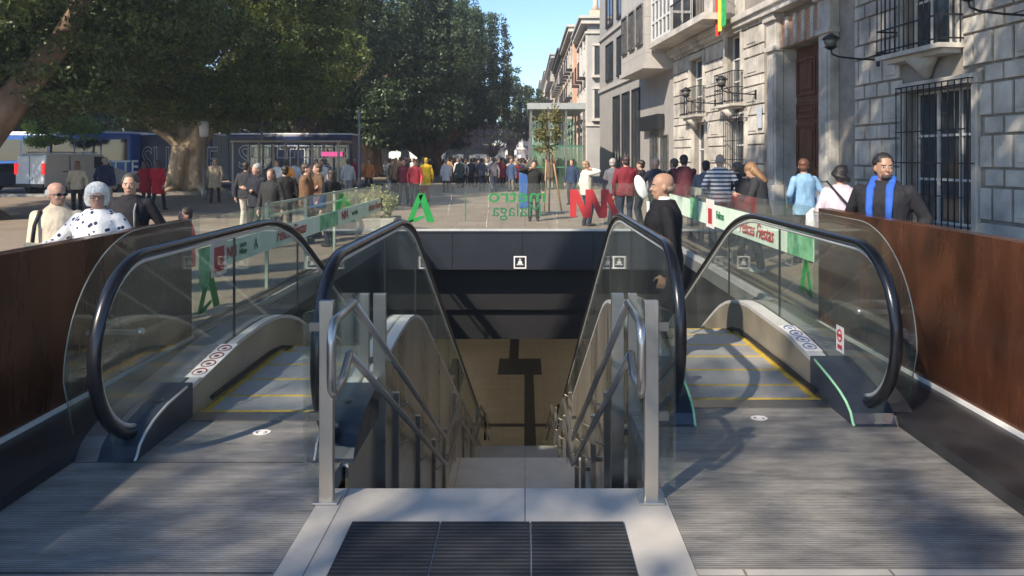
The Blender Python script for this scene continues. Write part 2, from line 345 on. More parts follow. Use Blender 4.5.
# lamps of the underground hall
M_lamp = emis('hall_lamp_glow', (1,.87,.66), 8)
for i, yy in enumerate((20, 24, 28, 32.5)):
    for s in (-1, 1):
        o = empty('ceiling_lamp', (s*2.6, yy, -2.3), 0, 'long strip lamp on the dark ceiling of the hall below the stairs', 'ceiling lamp', 'strip lamps of the underground hall')
        m = MB(); m.box(-.12,.12,-1,1,-.06,0); m.build('housing', M_steel_d, o)
        m = MB(); m.box(-.1,.1,-.95,.95,-.075,-.06); m.build('diffuser', M_lamp, o)

# ------------------------------------------------------------------ escalators
SL = .516; SA = math.atan(SL)
def slope_profile(y0, zt, yend, n=10, r=2.7):
    """flat at zt up to y0, rounded into the escalator slope, down to yend"""
    pts = []
    for i in range(n+1):
        a = SA*i/n; pts.append((y0+r*math.sin(a), zt-r*(1-math.cos(a))))
    y, z = pts[-1]; m = 14
    for i in range(1, m+1): pts.append((y+(yend-y)*i/m, z-SL*(yend-y)*i/m))
    return pts
def escalator(xa, xb, comb, ext, bend, outer, label):
    """xa/xb: handrail axes, outer: -1 if the outer side is on the left"""
    root = empty('escalator', ((xa+xb)/2, comb, 0), 0, label, 'escalator', 'escalators either side of the stairs'); ox, oy = (xa+xb)/2, comb
    YB = 18.9 + (bend-6.3)                          # bottom
    def zs(y):                                      # step surface
        ys = bend+.45; t = y-ys
        if t < -.45: return 0
        if t < .45: z = -SL*(t+.45)**2/1.8
        else: z = -SL*t
        return max(z, HZ)
    # steps
    hw = .5; sx = (xa+xb)/2; first = None
    k = 0; y = comb+.03
    while y < 19.5:
        zt = zs(y+.2)
        if first is None:
            m = MB(); m.box(-hw, hw, 0, .388, -.05, 0, 0); m.box(-hw, hw, -.004, .012, -.205, -.05, 1)
            m.box(-hw, hw, .362, .388, 0, .003, 2); m.box(-hw, -hw+.045, 0, .345, 0, .003, 2); m.box(hw-.045, hw, 0, .345, 0, .003, 2)
            o = m.build('step', [M_tread, M_riser, M_yellow], root); first = o
        else:
            o = first.copy(); col.objects.link(o); o.parent = root
        o.location = (sx-ox, y-oy, zt-.004); y += .4; k += 1
    # comb plate
    m = MB(); m.box(-hw-.02, hw+.02, -.14, .02, .004, .012, 0); m.box(-hw, hw, .02, .065, -.01, .010, 1); m.build('comb_plate', [M_steel_d, M_yellow], root)
    m = MB(); cyl = [(.075*math.cos(2*PI*i/24), .075*math.sin(2*PI*i/24)) for i in range(24)]; inn = [(.052*math.cos(2*PI*i/24), .052*math.sin(2*PI*i/24)) for i in range(24)]
    m.strip([(p[0], p[1]*.8) for p in cyl+cyl[:1]], [(p[0], p[1]*.8) for p in inn+inn[:1]], .005, .008, axis='z'); m.box(-.02,.02,-.03,.03,.005,.008); m.box(-.03,.03,-.008,.008,.005,.0085)
    o = m.build('floor_emblem', M_stickerw, root); o.location = (-.05*outer, -.33, 0); o.scale = (.72,.72,1)
    HT = 1.14; rr = (HT-.09)/2
    hp = [(ext+rr+.16, .105)] + arc(ext+rr, .09+rr, rr, 270, 90, 22)[0:] + slope_profile(bend, HT, YB)
    yb, zb = hp[-1]
    # bottom: round back to level, newel
    hp2 = hp + [(yb+.35, zb-.11), (yb+.8, zb-.14)] + arc(yb+.9, zb-.14-rr, rr, 80, -90, 14)
    gp = slope_profile(bend, HT-.055, YB); gp = [(ext+rr, HT-.055)] + gp
    for x, side in ((xa, -1), (xb, 1)):
        isout = side == outer; dx = x-ox
        m = MB(); m.tube([(dx, p[0]-oy, p[1]) for p in hp2], .037, 14, 0, True, .8); m.build('handrail', M_rubber, root)
        # steel guide under the rubber, inside the loop
        def inset(r): return arc(ext+rr, .09+rr, r, 255, 90, 22)
        m = MB(); ins = inset(rr-.045) + [(p[0], p[1]+.005) for p in gp[1:]] + [(yb+.8, zb-.19)]
        m.tube([(dx, p[0]-oy, p[1]) for p in ins], .014, 8, 0, True); m.build('handrail_guide', M_alu, root)
        # glass
        top = inset(rr-.055)[0:] + gp[1:]; bot = []
        for (yy, zz) in top:
            yb2 = max(yy, ext+.25); d = dk(yb2, comb, bend) - .01; bot.append((yb2 if yy > ext+rr else max(yy, ext+.2), min(zz, d)))
        m = MB(); m.strip([(p[0]-oy, p[1]) for p in top], [(p[0]-oy, p[1]) for p in bot], dx-.006, dx+.006); gl = m.build('glass_panel', M_glass_side, root)
        for yy in (bend-.55, bend+1.05, bend+2.6, bend+4.2, bend+5.8):
            zt = HT-.06 if yy < bend else HT-.06-max(0, (yy-bend-.62))*SL
            m = MB(); m.box(dx-.008, dx+.008, yy-oy-.006, yy-oy+.006, dk(yy, comb, bend), zt); m.build('glass_joint', M_black, gl)
        # decks: inner deck between step and glass
        xi = sx-ox + side*(hw+.006); ys = [ext+.262, ext+.295, ext+.33, ext+.36, ext+.41, ext+.46, ext+.53, ext+.62, ext+.85]+[ext+1.0+.25*i for i in range(60)]; ys = [q for q in ys if q < YB+.6]
        dks = [(q-oy, dk(q, comb, bend)) for q in ys]; lo = [(q-oy, zs(q)-.35) for q in ys]
        x0, x1 = sorted((xi, dx-.012*side)); m = MB()
        m.strip(dks, [(a, b-.03) for a, b in dks], x0, x1); m.build('inner_deck', M_alu if isout else M_alu, root)
        # skirt, visible side of the step channel
        x0, x1 = sorted((xi, xi+side*.012)); m = MB(); m.strip([(a, b-.032) for a, b in dks], lo, x0, x1); m.build('skirt', M_skirt, root)
        m = MB(); br = [(q-oy, zs(q)+.055) for q in ys if q > comb]; m.strip(br, [(a, b-.03) for a, b in br], *sorted((xi, xi-side*.02))); m.build('skirt_brush', M_black, root)
        # outer cladding
        x0, x1 = sorted((dx+.012*side, dx+side*(.10 if not isout else .26))); m = MB()
        m.strip(dks, [(a, b-.03) for a, b in dks], x0, x1)
        m.build('outer_deck', M_steel_d if isout else M_alu, root)
        x0, x1 = sorted((dx+side*(.085 if not isout else .25), dx+side*(.10 if not isout else .26))); m = MB()
        m.strip([(a, b-.032) for a, b in dks], [(q-oy, max(zs(q)-1.6, HZ)) for q in ys], x0-.001, x1+.001); m.build('side_cladding', M_clad if not isout else M_dark, root)
        # newel foot
        w = .17
        m = MB(); pr = [(ext+.245, .006)]+[(ext+q, dk(ext+q,comb,bend)+.014) for q in (.262,.295,.33,.36,.41,.46,.53,.62,.75,.88,.97)]
        m.strip([(a-oy, b) for a, b in pr], [(a-oy, .005) for a, b in pr], *sorted((xi-side*.004, dx+side*.13))); o = m.build('newel_cover', M_newel, root, .012)
        m = MB(); m.ball((dx, ext+rr+.17-oy, .15), .065, .10, .06); m.build('handrail_inlet', M_rubber, root)
        # light strip at newel corner
        m = MB(); xq = xi-side*.006
        m.tube([(xq, a-oy, b+.006) for a, b in pr[:-1]], .009, 6); m.build('edge_strip', M_alu if outer < 0 else mat('green_edge_strip', (.35,.7,.42), .4), root)
        if isout:
            # pictogram stickers on the inner deck
            ya = ext+1.08; cxs = (xi+dx)/2
            m = MB(); st = [(ya+.6*t, dk(ya+.6*t, comb, bend)+.003) for t in (0,.25,.5,.75,1)]
            m.strip([(a-oy, b+.002) for a, b in st], [(a-oy, b) for a, b in st], cxs-.065, cxs+.065); sp = m.build('pictogram_sticker', M_stickerw, root)
            m = MB()
            for i in range(4):
                yc = ya+.09+.14*i; zc = dk(yc, comb, bend)+.0065
                ring = [(cxs+.045*math.cos(w), yc-oy+.052*math.sin(w), zc+.052*math.sin(w)*.16) for w in [2*PI*j/16 for j in range(17)]]
                m.tube(ring, .005, 4); m.ball((cxs, yc-oy, zc), .018, .024, .003); 
            m.build('pictogram', mat('dark_red_print', (.22,.04,.05), .5) if outer < 0 else mat('blue_print', (.12,.17,.32), .5), sp)
    return root
def dk(y, comb, bend):
    """top of the decks: rises from the newel foot, runs level, follows the slope"""
    e = 4.14 if comb < 5 else 4.68
    pts = [(e, .0), (e+.035, .06), (e+.10, .105), (e+.20, .145), (e+.34, .18), (comb+.15, .235), (comb+.75, .31), (bend-.1, .33)]
    if y <= pts[0][0]: return .01
    for (a, za), (b, zb) in zip(pts[:-1], pts[1:]):
        if y <= b: return za+(zb-za)*(y-a)/(b-a)
    t = y-bend+.1; r = 2.7
    if t < r*math.sin(SA): return .33-(r-math.sqrt(r*r-t*t))
    return .33-r*(1-math.cos(SA))-SL*(t-r*math.sin(SA))
EL = escalator(-2.26, -1.09, 4.9, 3.88, 6.3, -1, 'left escalator with a pale deck and warning pictograms beside the stairs')
ER = escalator(.93, 2.22, 5.15, 4.42, 7.0, 1, 'right escalator carrying a man in a black suit beside the stairs')
# red prohibition sticker + small plate on the right one
m = MB(); m.box(2.22-ER.location.x-.012, 2.22-ER.location.x-.009, -.02, .10, .34, .52); s = m.build('warning_sticker', M_stickerw, ER)
m = MB(); ring = [(2.22-ER.location.x-.0125, .04+.034*math.cos(w), .455+.04*math.sin(w)) for w in [2*PI*j/16 for j in range(17)]]; m.tube(ring, .006, 5); m.box(2.22-ER.location.x-.014, 2.22-ER.location.x-.0122, .01,.07,.445,.465); m.box(2.22-ER.location.x-.014, 2.22-ER.location.x-.0122, .005,.075,.36,.39); m.build('warning_mark', M_red, s)

# ------------------------------------------------------------------ stair railings
def railing(xp, side, label):
    """xp: post plane, side: +1 if the stairs are to the right of it"""
    root = empty('stair_railing', (xp, 3.65, 0), 0, label, 'railing', 'steel railings of the stairs'); oy = 3.65
    xr = side*.085
    for (y, w, zh) in ((3.65, .07, .99), (4.98, .085, 1.55), (5.6, .05, 1.0), (6.75, .05, 1.0), (7.9, .05, .92), (8.9,.05,.92), (10.2, .05, .95), (11.7,.05,.95), (13.4, .05, .95), (15,.05,.95)):
        zb = stair_z(y)+(.008 if y < 3.79 else 0); m = MB()
        m.box(-w/2, w/2, y-oy-.02, y-oy+.02, zb, zb+zh); m.box(-w*.9, w*.9, y-oy-.05, y-oy+.05, zb, zb+.012); p = m.build('post', M_steel, root, .004)
        if y == 4.98:
            m = MB(); m.box(side*-.10-.03, side*-.10+.03, y-oy-.02, y-oy+.02, zb, zb+zh); m.build('post', M_steel, root, .004)
        hs = (.86, .42) if y < 4 else ((1.1, .62) if y < 5.5 else (.6,))
        for q in hs:
            m = MB(); m.box(*sorted((-side*.085, side*.02)), y-oy-.012, y-oy+.012, zb+q-.02, zb+q+.02); m.build('glass_clip', M_steel_d, p)
        for hh in (.95, .66):
            if 3.9 < y < 15 and y != 4.98:
                m = MB(); m.cap((0, y-oy, zb+hh-.08), (xr, y-oy, zb+hh-.03), .008, .008, 6); m.build('bracket', M_steel, p)
    def rail(hh, y0):
        pts = []; 
        for y in (y0, 8.41, LY1, LY1+9*.33, LY2, LY2+3.4): pts.append((xr, y-oy, (stair_z(y) if y > 4 else -.165-(y-3.79)*.5+.165)+hh))
        return pts
    up = rail(.98, 3.86); lo = rail(.69, 3.76)
    # the upper rail folds round in front of the first post into the lower one
    u0 = up[0]; l0 = lo[0]; loop = [(xr, l0[1], l0[2]), (xr, l0[1]-.13, l0[2]-.085), (xr, -.20, .60), (xr, -.235, .635), (xr, -.245, .69), (xr, -.245, .84), (xr, -.235, .895), (xr, -.19, .935), (xr, u0[1], u0[2])]
    m = MB(); m.tube(loop, .021, 12); m.tube(up, .021, 12); m.build('upper_rail', M_steel, root)
    m = MB(); m.tube(lo, .021, 12); m.build('lower_rail', M_steel, root)
    # glass infill beside the first flight
    m = MB(); x0 = -side*.12
    m.strip([(.02, .93), (1.3, .78), (3.2, -.1)], [(.02, .06), (1.3, -.45), (3.2, -1.4)], x0-.005, x0+.005); m.build('glass_panel', M_glass_side, root)
    return root
railing(-.977, 1, 'left brushed steel railing running down the stairs')
railing(.622, -1, 'right brushed steel railing running down the stairs')

# ------------------------------------------------------------------ corten walls and glass balustrades
def wall(x0, x1, y1, zt, label):
    o = empty('corten_wall', ((x0+x1)/2, y1, 0), 0, label, 'wall', 'rusty steel side walls'); a = y1; hw = (x1-x0)/2
    while a > -1.4:
        b = max(-1.5, a-1.62); m = MB(); m.box(-hw, hw, b-y1+.003, a-y1-.003, 0, zt); m.build('panel', M_corten, o, .003); a = b
    m = MB(); m.box(-hw+.03, hw-.03, -1.5-y1, -.02, .01, zt-.02); m.build('core', M_black, o)
wall(-3.12, -3.0, 6.67, 1.145, 'rust brown steel wall to the left of the left escalator')
wall(2.9, 3.02, 7.32, 1.205, 'rust brown steel wall to the right of the right escalator')
for x0, x1, y1 in ((-2.999,-2.975,6.67),(2.875,2.899,7.32)):
    m = MB(); m.box(x0, x1, -1.4, y1, .076, .10); o = m.build('wall_foot_trim', M_white); struct(o)
def balustrade(x, y0, zt, side, label):
    root = empty('glass_balustrade', (x, y0, 0), 0, label, 'balustrade', 'glass balustrades round the stairwell')
    n = 5; L = (PY1-y0-.02)/n
    for i in range(n):
        m = MB(); m.box(-.008, .008, i*L+.008, (i+1)*L-.008, .05, zt); m.build('glass_pane', M_glass, root)
    m = MB(); m.box(*sorted((-.02*1, .05*side)), .0, PY1-y0-.02, -.03, .05); m.build('base_rail', M_alu, root)
    for k, off in enumerate((.12, .26)):
        m = MB(); m.box(*sorted((side*off, side*(off+.05))), 0, PY1-y0, .004, .03); m.build('kerb_channel', M_steel_d, root)
    # outer fence rails seen through the glass
    return root
BL = balustrade(-3.0, 6.69, 1.145, -1, 'left glass balustrade carrying a pale green festive banner')
BR = balustrade(2.9, 7.34, 1.205, 1, 'right glass balustrade carrying a pale and dark green banner')
root = empty('glass_balustrade', (0, PY1+.15, 0), 0, 'far glass balustrade with green and red metro signs', 'balustrade', 'glass balustrades round the stairwell')
for i in range(4):
    L = (PXR-PXL)/4; m = MB(); m.box(PXL+i*L+.01, PXL+(i+1)*L-.01, -.008, .008, .175, 1.17); m.build('glass_pane', M_glass, root)
m = MB(); m.box(PXL, PXR, -.04, .04, .15, .21); m.build('base_rail', M_alu, root)
D = PY1+.13
# green A sign (folded ribbon)
def emblem_A(mb, w, h, ax, t0, t1):
    s = lambda p: (p[0]*w, p[1]*h)
    for poly in ([(.0,0),(.20,0),(.60,1),(.40,1)], [(.72,.0),(1,.0),(.64,1),(.42,.92)], [(.02,0),(.30,.0),(.62,.16),(.60,.24),(.30,.14)]):
        mb.prism([s(p) for p in poly], t0, t1, ax)
sg = empty('letter_sign', (X(407,D), PY1+.128, Z(222,D)), 0, 'green folded A emblem on the far glass, left of the metro name', 'sign'); m = MB(); emblem_A(m, .58, .60, 'y', -.004, .0); m.v=[(a,b+ (.001*i%3)*0,c) for i,(a,b,c) in enumerate(m.v)]; m.build('emblem', M_green, sg)
sg = empty('metro_logo', (X(570,D), PY1+.128, Z(218,D)), 0, 'red zigzag double N metro logo on the far glass', 'sign'); m = MB()
w, h = .98, .60
for i, x in enumerate((0, .30, .60)): m.box(x*w*1.1, x*w*1.1+.13, -.004-.0015*i, -.0015*i, .02, h)
for i, x in enumerate((.0, .30, .60)): m.prism([(x*w*1.1+.02,h),(x*w*1.1+.16,h),(x*w*1.1+.42,.0),(x*w*1.1+.28,.0)], -.012, -.009, 'y')
m.build('emblem', M_red, sg)
sg = empty('metro_name_sign', (X(516,D), PY1+.17, 0), 0, 'green mirrored metro Málaga lettering on the far glass', 'sign')
text('lettering', 'metro', .40, M_green, sg, (.02, 0, Z(202,D)), (R(90), 0, R(180)), sx=1.22, offset=.006)
text('lettering', 'Málaga', .40, M_dgreen, sg, (.02, 0, Z(216.5,D)), (R(90), 0, R(180)), sx=.98)
m = MB(); m.box(-.008, .008, -.003, 0, Z(221,D), Z(191,D)); o = m.build('divider_line', M_dgreen); o.location = (X(465.5,D), PY1+.128, 0); tag(o, 'thin dark green upright line on the far glass between the A and the name', 'sign')
# icon plates on header
for px, l in ((520,'small square white framed icon plate in the middle of the grey header beam'), (608,'small square white framed icon plate at the right of the grey header beam')):
    o = empty('icon_plate', (X(px,15.36), PY1-.021, Z(262.5,15.36)), 0, l, 'sign', 'icon plates on the header beam')
    m = MB(); 
    for a in ((-.13,.13,-.13,-.105),(-.13,.13,.105,.13),(-.13,-.105,-.105,.105),(.105,.13,-.105,.105)): m.box(a[0],a[1],-.01,0,a[2],a[3])
    m.build('frame', M_stickerw, o); m = MB(); m.box(-.1,.1,-.004,0,-.1,.1); m.build('plate', M_header, o)
    m = MB(); m.ball((.0,-.008,.06),.018,.003,.018); m.prism([(-.03,.035),(.03,.035),(.05,-.03),(-.05,-.03)],-.008,-.005,'y'); m.prism([(-.07,-.055),(.07,-.055),(.07,-.04),(-.07,-.04)],-.008,-.005,'y'); m.build('pictogram', M_stickerw, o)
# banners hung on side glass
def banner(x, face, y0, y1, z0, z1, label, texts, segs=()):
    """face +1: readable from the right (+x side), -1 from the left"""
    root = empty('banner', (x, y0, 0), 0, label, 'banner', 'festive banners on the glass'); L = y1-y0
    m = MB(); m.box(-.002, .002, 0, L, z0, z1); m.build('sheet', M_banner, root)
    for i, (a, b, za, zb, mm, nm) in enumerate(segs):
        m = MB(); m.box(*sorted((face*.0025, face*(.004+.0012*i))), a, b, za, zb); m.build(nm, mm, root)
    for (t, yy, zz, sz, mm, sh, sx) in texts:
        text('lettering', t, sz, mm, root, (face*.0105, yy, zz), (R(90), 0, R(90)*(1 if face > 0 else -1)), shear=sh, sx=sx, offset=.003)
    return root
# left: near at y 6.9 → far 14.9
def yL(px): return -3.0*F/(px-CX)
def yR(px): return 2.9*F/(px-CX)
b = banner(-2.975, 1, 6.75, 15.2, .63, .87, 'pale green festive banner along the left glass balustrade',
   [('Felices Fiestas', (yL(262)+yL(312))/2-6.75, .70, .21, M_red, .35, 1.0), ('Felices Fiestas', (yL(362)+yL(383))/2-6.75, .69, .19, M_red, .35, 1.1), ('NN', yL(228.5)-6.75, .70, .16, M_red, 0, 1), ('NN', yL(343)-6.75, .70, .19, M_red, 0, 1.5), ('metro', yL(240)-6.75, .77, .075, M_dgreen, 0, 1), ('Málaga', yL(240)-6.75, .70, .075, M_dgreen, 0, 1), ('A', yL(253)-6.75, .70, .17, M_green, 0, 1), ('metro Málaga', yL(353)-6.75, .72, .1, M_dgreen, 0, .8)],
   [(.0, .22, .50, .87, M_bannerg, 'green_panel'), (.25, .62, .56, .92, mat('white_red_panel', (.75,.7,.66), .5), 'house_panel'), (.32, .56, .60, .84, M_red, 'red_panel'), (yL(318)-6.75, yL(336)-6.75, .64, .86, M_bannerg, 'tree_pattern')])
b = banner(2.875, -1, 7.36, 15.1, .66, .99, 'pale and dark green festive banner along the right glass balustrade',
   [('Felices Fiestas', (yR(737)+yR(783))/2-7.36, .72, .25, M_red, .35, .95), ('Felices', yR(722)-7.36, .8, .16, M_dgreen, .2, 1)],
   [(0.02, yR(790)-7.36, .662, .988, M_bannerg, 'green_panel'), (yR(700)-7.36, yR(692)-7.36, .66, 1.02, M_bannerg, 'green_panel'), (yR(716)-7.36, yR(708)-7.36, .62, 1.06, mat('white_red_panel', (.75,.7,.66), .5), 'house_panel'), (yR(714)-7.36, yR(710)-7.36, .68, .92, M_red, 'red_panel')])
for (x, y, z, s, sd, l) in ((-2.978, 6.72, .27, .50, 1, 'green A emblem on the left glass below the banner'), (2.878, 7.40, .30, .36, -1, 'green A emblem on the right glass below the banner')):
    sg = empty('letter_sign', (x, y, z), 0, l, 'sign', 'green A emblems on the side glass'); m = MB(); emblem_A(m, s, .37, 'x', -.002, .002); m.build('emblem', M_green, sg)
# faint square icons etched on right glass
for i, px in enumerate((731, 790)):
    y = yR(px); o = empty('glass_icon', (2.887, y, Z(255+ (0 if i==0 else -0), y)), 0, ('far','near')[i]+' pale square prohibition icon on the right glass below the banner', 'sign', 'square icons on the right glass')
    m = MB()
    for a in ((-.11,.11,-.11,-.095),(-.11,.11,.095,.11),(-.11,-.095,-.095,.095),(.095,.11,-.095,.095),(-.05,.05,-.04,.04)): m.box(-.003,0,a[0],a[1],a[2],a[3])
    m.build('frame', mat('etched_grey', (.2,.21,.21), .6), o)
# curved glass guards between handrail and steel wall, with wall bracket
for (x, ext, sd, l) in ((-2.62, 4.2, -1, 'curved glass guard between left handrail and rusty wall'), (2.58, 4.87, 1, 'curved glass guard between right handrail and rusty wall')):
    root = empty('glass_guard', (x, ext, 0), 0, l, 'glass guard', 'curved glass guards')
    a = arc(.85, .42, .85, 180, 90, 14); a = [(p[0], .42+(p[1]-.42)*.94) for p in a]+[(1.75, 1.22)]
    low = [(.12, .08)]*3+[(p[0], .08) for p in a[3:]]; m = MB(); m.strip(a, low, -.005, .005); m.build('glass_sheet', M_glass_side, root)
    m = MB(); m.tube([(0, .10, .09)]+[(0, p[0], p[1]) for p in a], .004, 6); m.build('glass_edge', mat('glass_edge_tint', (.22,.25,.23), .3), root)
    m = MB(); m.box(*sorted((0, sd*.36)), .82, .86, .50, .53); m.ball((0,.84,.515),.03,.03,.03); m.build('bracket', M_steel, root)

# ------------------------------------------------------------------ people
SK = {'light': (.44,.26,.19), 'tan': (.33,.19,.13), 'pale': (.58,.40,.32)}
def folds(m):
    for n in m.node_tree.nodes:
        if n.type == 'BUMP': n.inputs['Strength'].default_value = .8; n.inputs['Distance'].default_value = .05
        if n.type == 'MAPPING': n.inputs['Scale'].default_value = (1.3,1.3,.7)
    return m
def cloth(c, kind='plain'):
    k = 'cloth_%s_%02d%02d%02d' % (kind, c[0]*99, c[1]*99, c[2]*99)
    if k in MATS: return MATS[k]
    if kind == 'plain': return folds(mat(k, c, .8, 0, .25, 7, .25, spec=.25, bscale=6))
    m = folds(mat(k, c, .8, 0, .1, 9, .15, spec=.25, bscale=6)); nt = m.node_tree; b = nt.nodes['Principled BSDF']; src = b.inputs['Base Color'].links[0].from_socket
    tc = nd(nt, 'ShaderNodeTexCoord'); mx = nd(nt, 'ShaderNodeMix', data_type='RGBA'); nt.links.new(src, mx.inputs[6])
    if kind == 'dots':
        v = nd(nt, 'ShaderNodeTexVoronoi'); v.inputs['Scale'].default_value = 19; nt.links.new(tc.outputs['Object'], v.inputs['Vector'])
        l = nd(nt, 'ShaderNodeMath', operation='LESS_THAN'); l.inputs[1].default_value = .30; nt.links.new(v.outputs['Distance'], l.inputs[0]); nt.links.new(l.outputs[0], mx.inputs[0]); mx.inputs[7].default_value = (.03,.04,.10,1)
    else:
        s = nd(nt, 'ShaderNodeSeparateXYZ'); nt.links.new(tc.outputs['Object'], s.inputs[0]); q = nd(nt, 'ShaderNodeMath', operation='MULTIPLY'); q.inputs[1].default_value = 13; nt.links.new(s.outputs[2], q.inputs[0])
        fr = nd(nt, 'ShaderNodeMath', operation='FRACT'); nt.links.new(q.outputs[0], fr.inputs[0]); l = nd(nt, 'ShaderNodeMath', operation='LESS_THAN'); l.inputs[1].default_value = .5; nt.links.new(fr.outputs[0], l.inputs[0]); nt.links.new(l.outputs[0], mx.inputs[0]); mx.inputs[7].default_value = (.08,.09,.14,1)
    nt.links.new(mx.outputs[2], b.inputs['Base Color']); return m
def skinmat(k): return mat('skin_'+k, SK[k], .5, 0, .12, 12, spec=.4)
def hairmat(c): return mat('hair_%02d%02d%02d' % tuple(int(x*99) for x in c), c, .5, 0, .45, 60, .5, stretch=(1,1,.25), spec=.5)
POSES = {
 'stand': dict(l=(-.27,.02,.83), r=(.27,.04,.83), la=(-.10,0), ra=(.10,.03)),
 'walk': dict(l=(-.24,.20,.88), r=(.26,-.16,.86), la=(-.09,-.24), ra=(.09,.26)),
 'clasp': dict(l=(-.07,.23,1.02), r=(.06,.25,1.0), la=(-.10,0), ra=(.10,.03)),
 'phone': dict(l=(-.26,.05,.84), r=(.15,.13,1.47), la=(-.10,0), ra=(.11,.05)),
 'fold': dict(l=(.08,.20,1.16), r=(-.08,.22,1.12), la=(-.10,0), ra=(.10,.02)),
 'hold': dict(l=(-.25,.06,.85), r=(.16,.34,1.12), la=(-.10,0), ra=(.10,.02)),
 'read': dict(l=(-.10,.30,1.15), r=(.10,.30,1.15), la=(-.10,0), ra=(.10,.04)),
 'pocket': dict(l=(-.22,.10,.95), r=(.22,.10,.95), la=(-.11,.02), ra=(.10,0)),
 'point': dict(l=(-.22,.12,1.0), r=(.34,.36,1.10), la=(-.10,0), ra=(.10,.03)),
}
def ik(s, w, L1, L2, pole):
    s = Vector(s); w = Vector(w); d = w-s; L = min(d.length, (L1+L2)*.995); dn = d.normalized(); w = s+dn*L
    a = (L1*L1-L2*L2+L*L)/(2*L); h = math.sqrt(max(L1*L1-a*a, 0)); p = Vector(pole); p = (p-dn*p.dot(dn)).normalized()
    return s+dn*a+p*h, w
def add_hand(mb, w, dr, side, hi, closed=.5):
    """palm, four unequal bent fingers and a thumb leaving the side of the palm"""
    dr = Vector(dr).normalized(); w = Vector(w); ref = Vector((0,0,1)) if abs(dr.z) < .8 else Vector((0,1,0))
    n = dr.cross(ref).normalized()*side; u = n.cross(dr).normalized()        # n: palm normal, u: across the palm
    if not hi:
        mb.cap(w, w+dr*.08, .026, .034, 8); mb.cap(w+dr*.08, w+dr*.15+n*.03, .03, .016, 8); mb.cap(w+dr*.03+u*.02, w+dr*.09+u*.05, .013, .01, 6); return
    for q in (-.024,-.008,.008,.024): mb.cap(w+dr*.005+u*q*.6, w+dr*.085+u*q, .015, .0135, 8)
    for q, L in ((-.030,.062),(-.010,.078),(.010,.084),(.030,.074)):
        a = w+dr*.088+u*q; b = a+(dr*math.cos(closed*.7)+n*math.sin(closed*.7))*L*.5; c = b+(dr*math.cos(closed*1.9)+n*math.sin(closed*1.9))*L*.5
        mb.cap(a, b, .0095, .0085, 7); mb.cap(b, c, .0085, .0072, 7)
    a = w+dr*.025+u*.026; b = a+(dr*.6+u*.7+n*.25).normalized()*.045; c = b+(dr*.85+u*.25+n*.4).normalized()*.032
    mb.cap(a, b, .013, .010, 7); mb.cap(b, c, .010, .0085, 7)
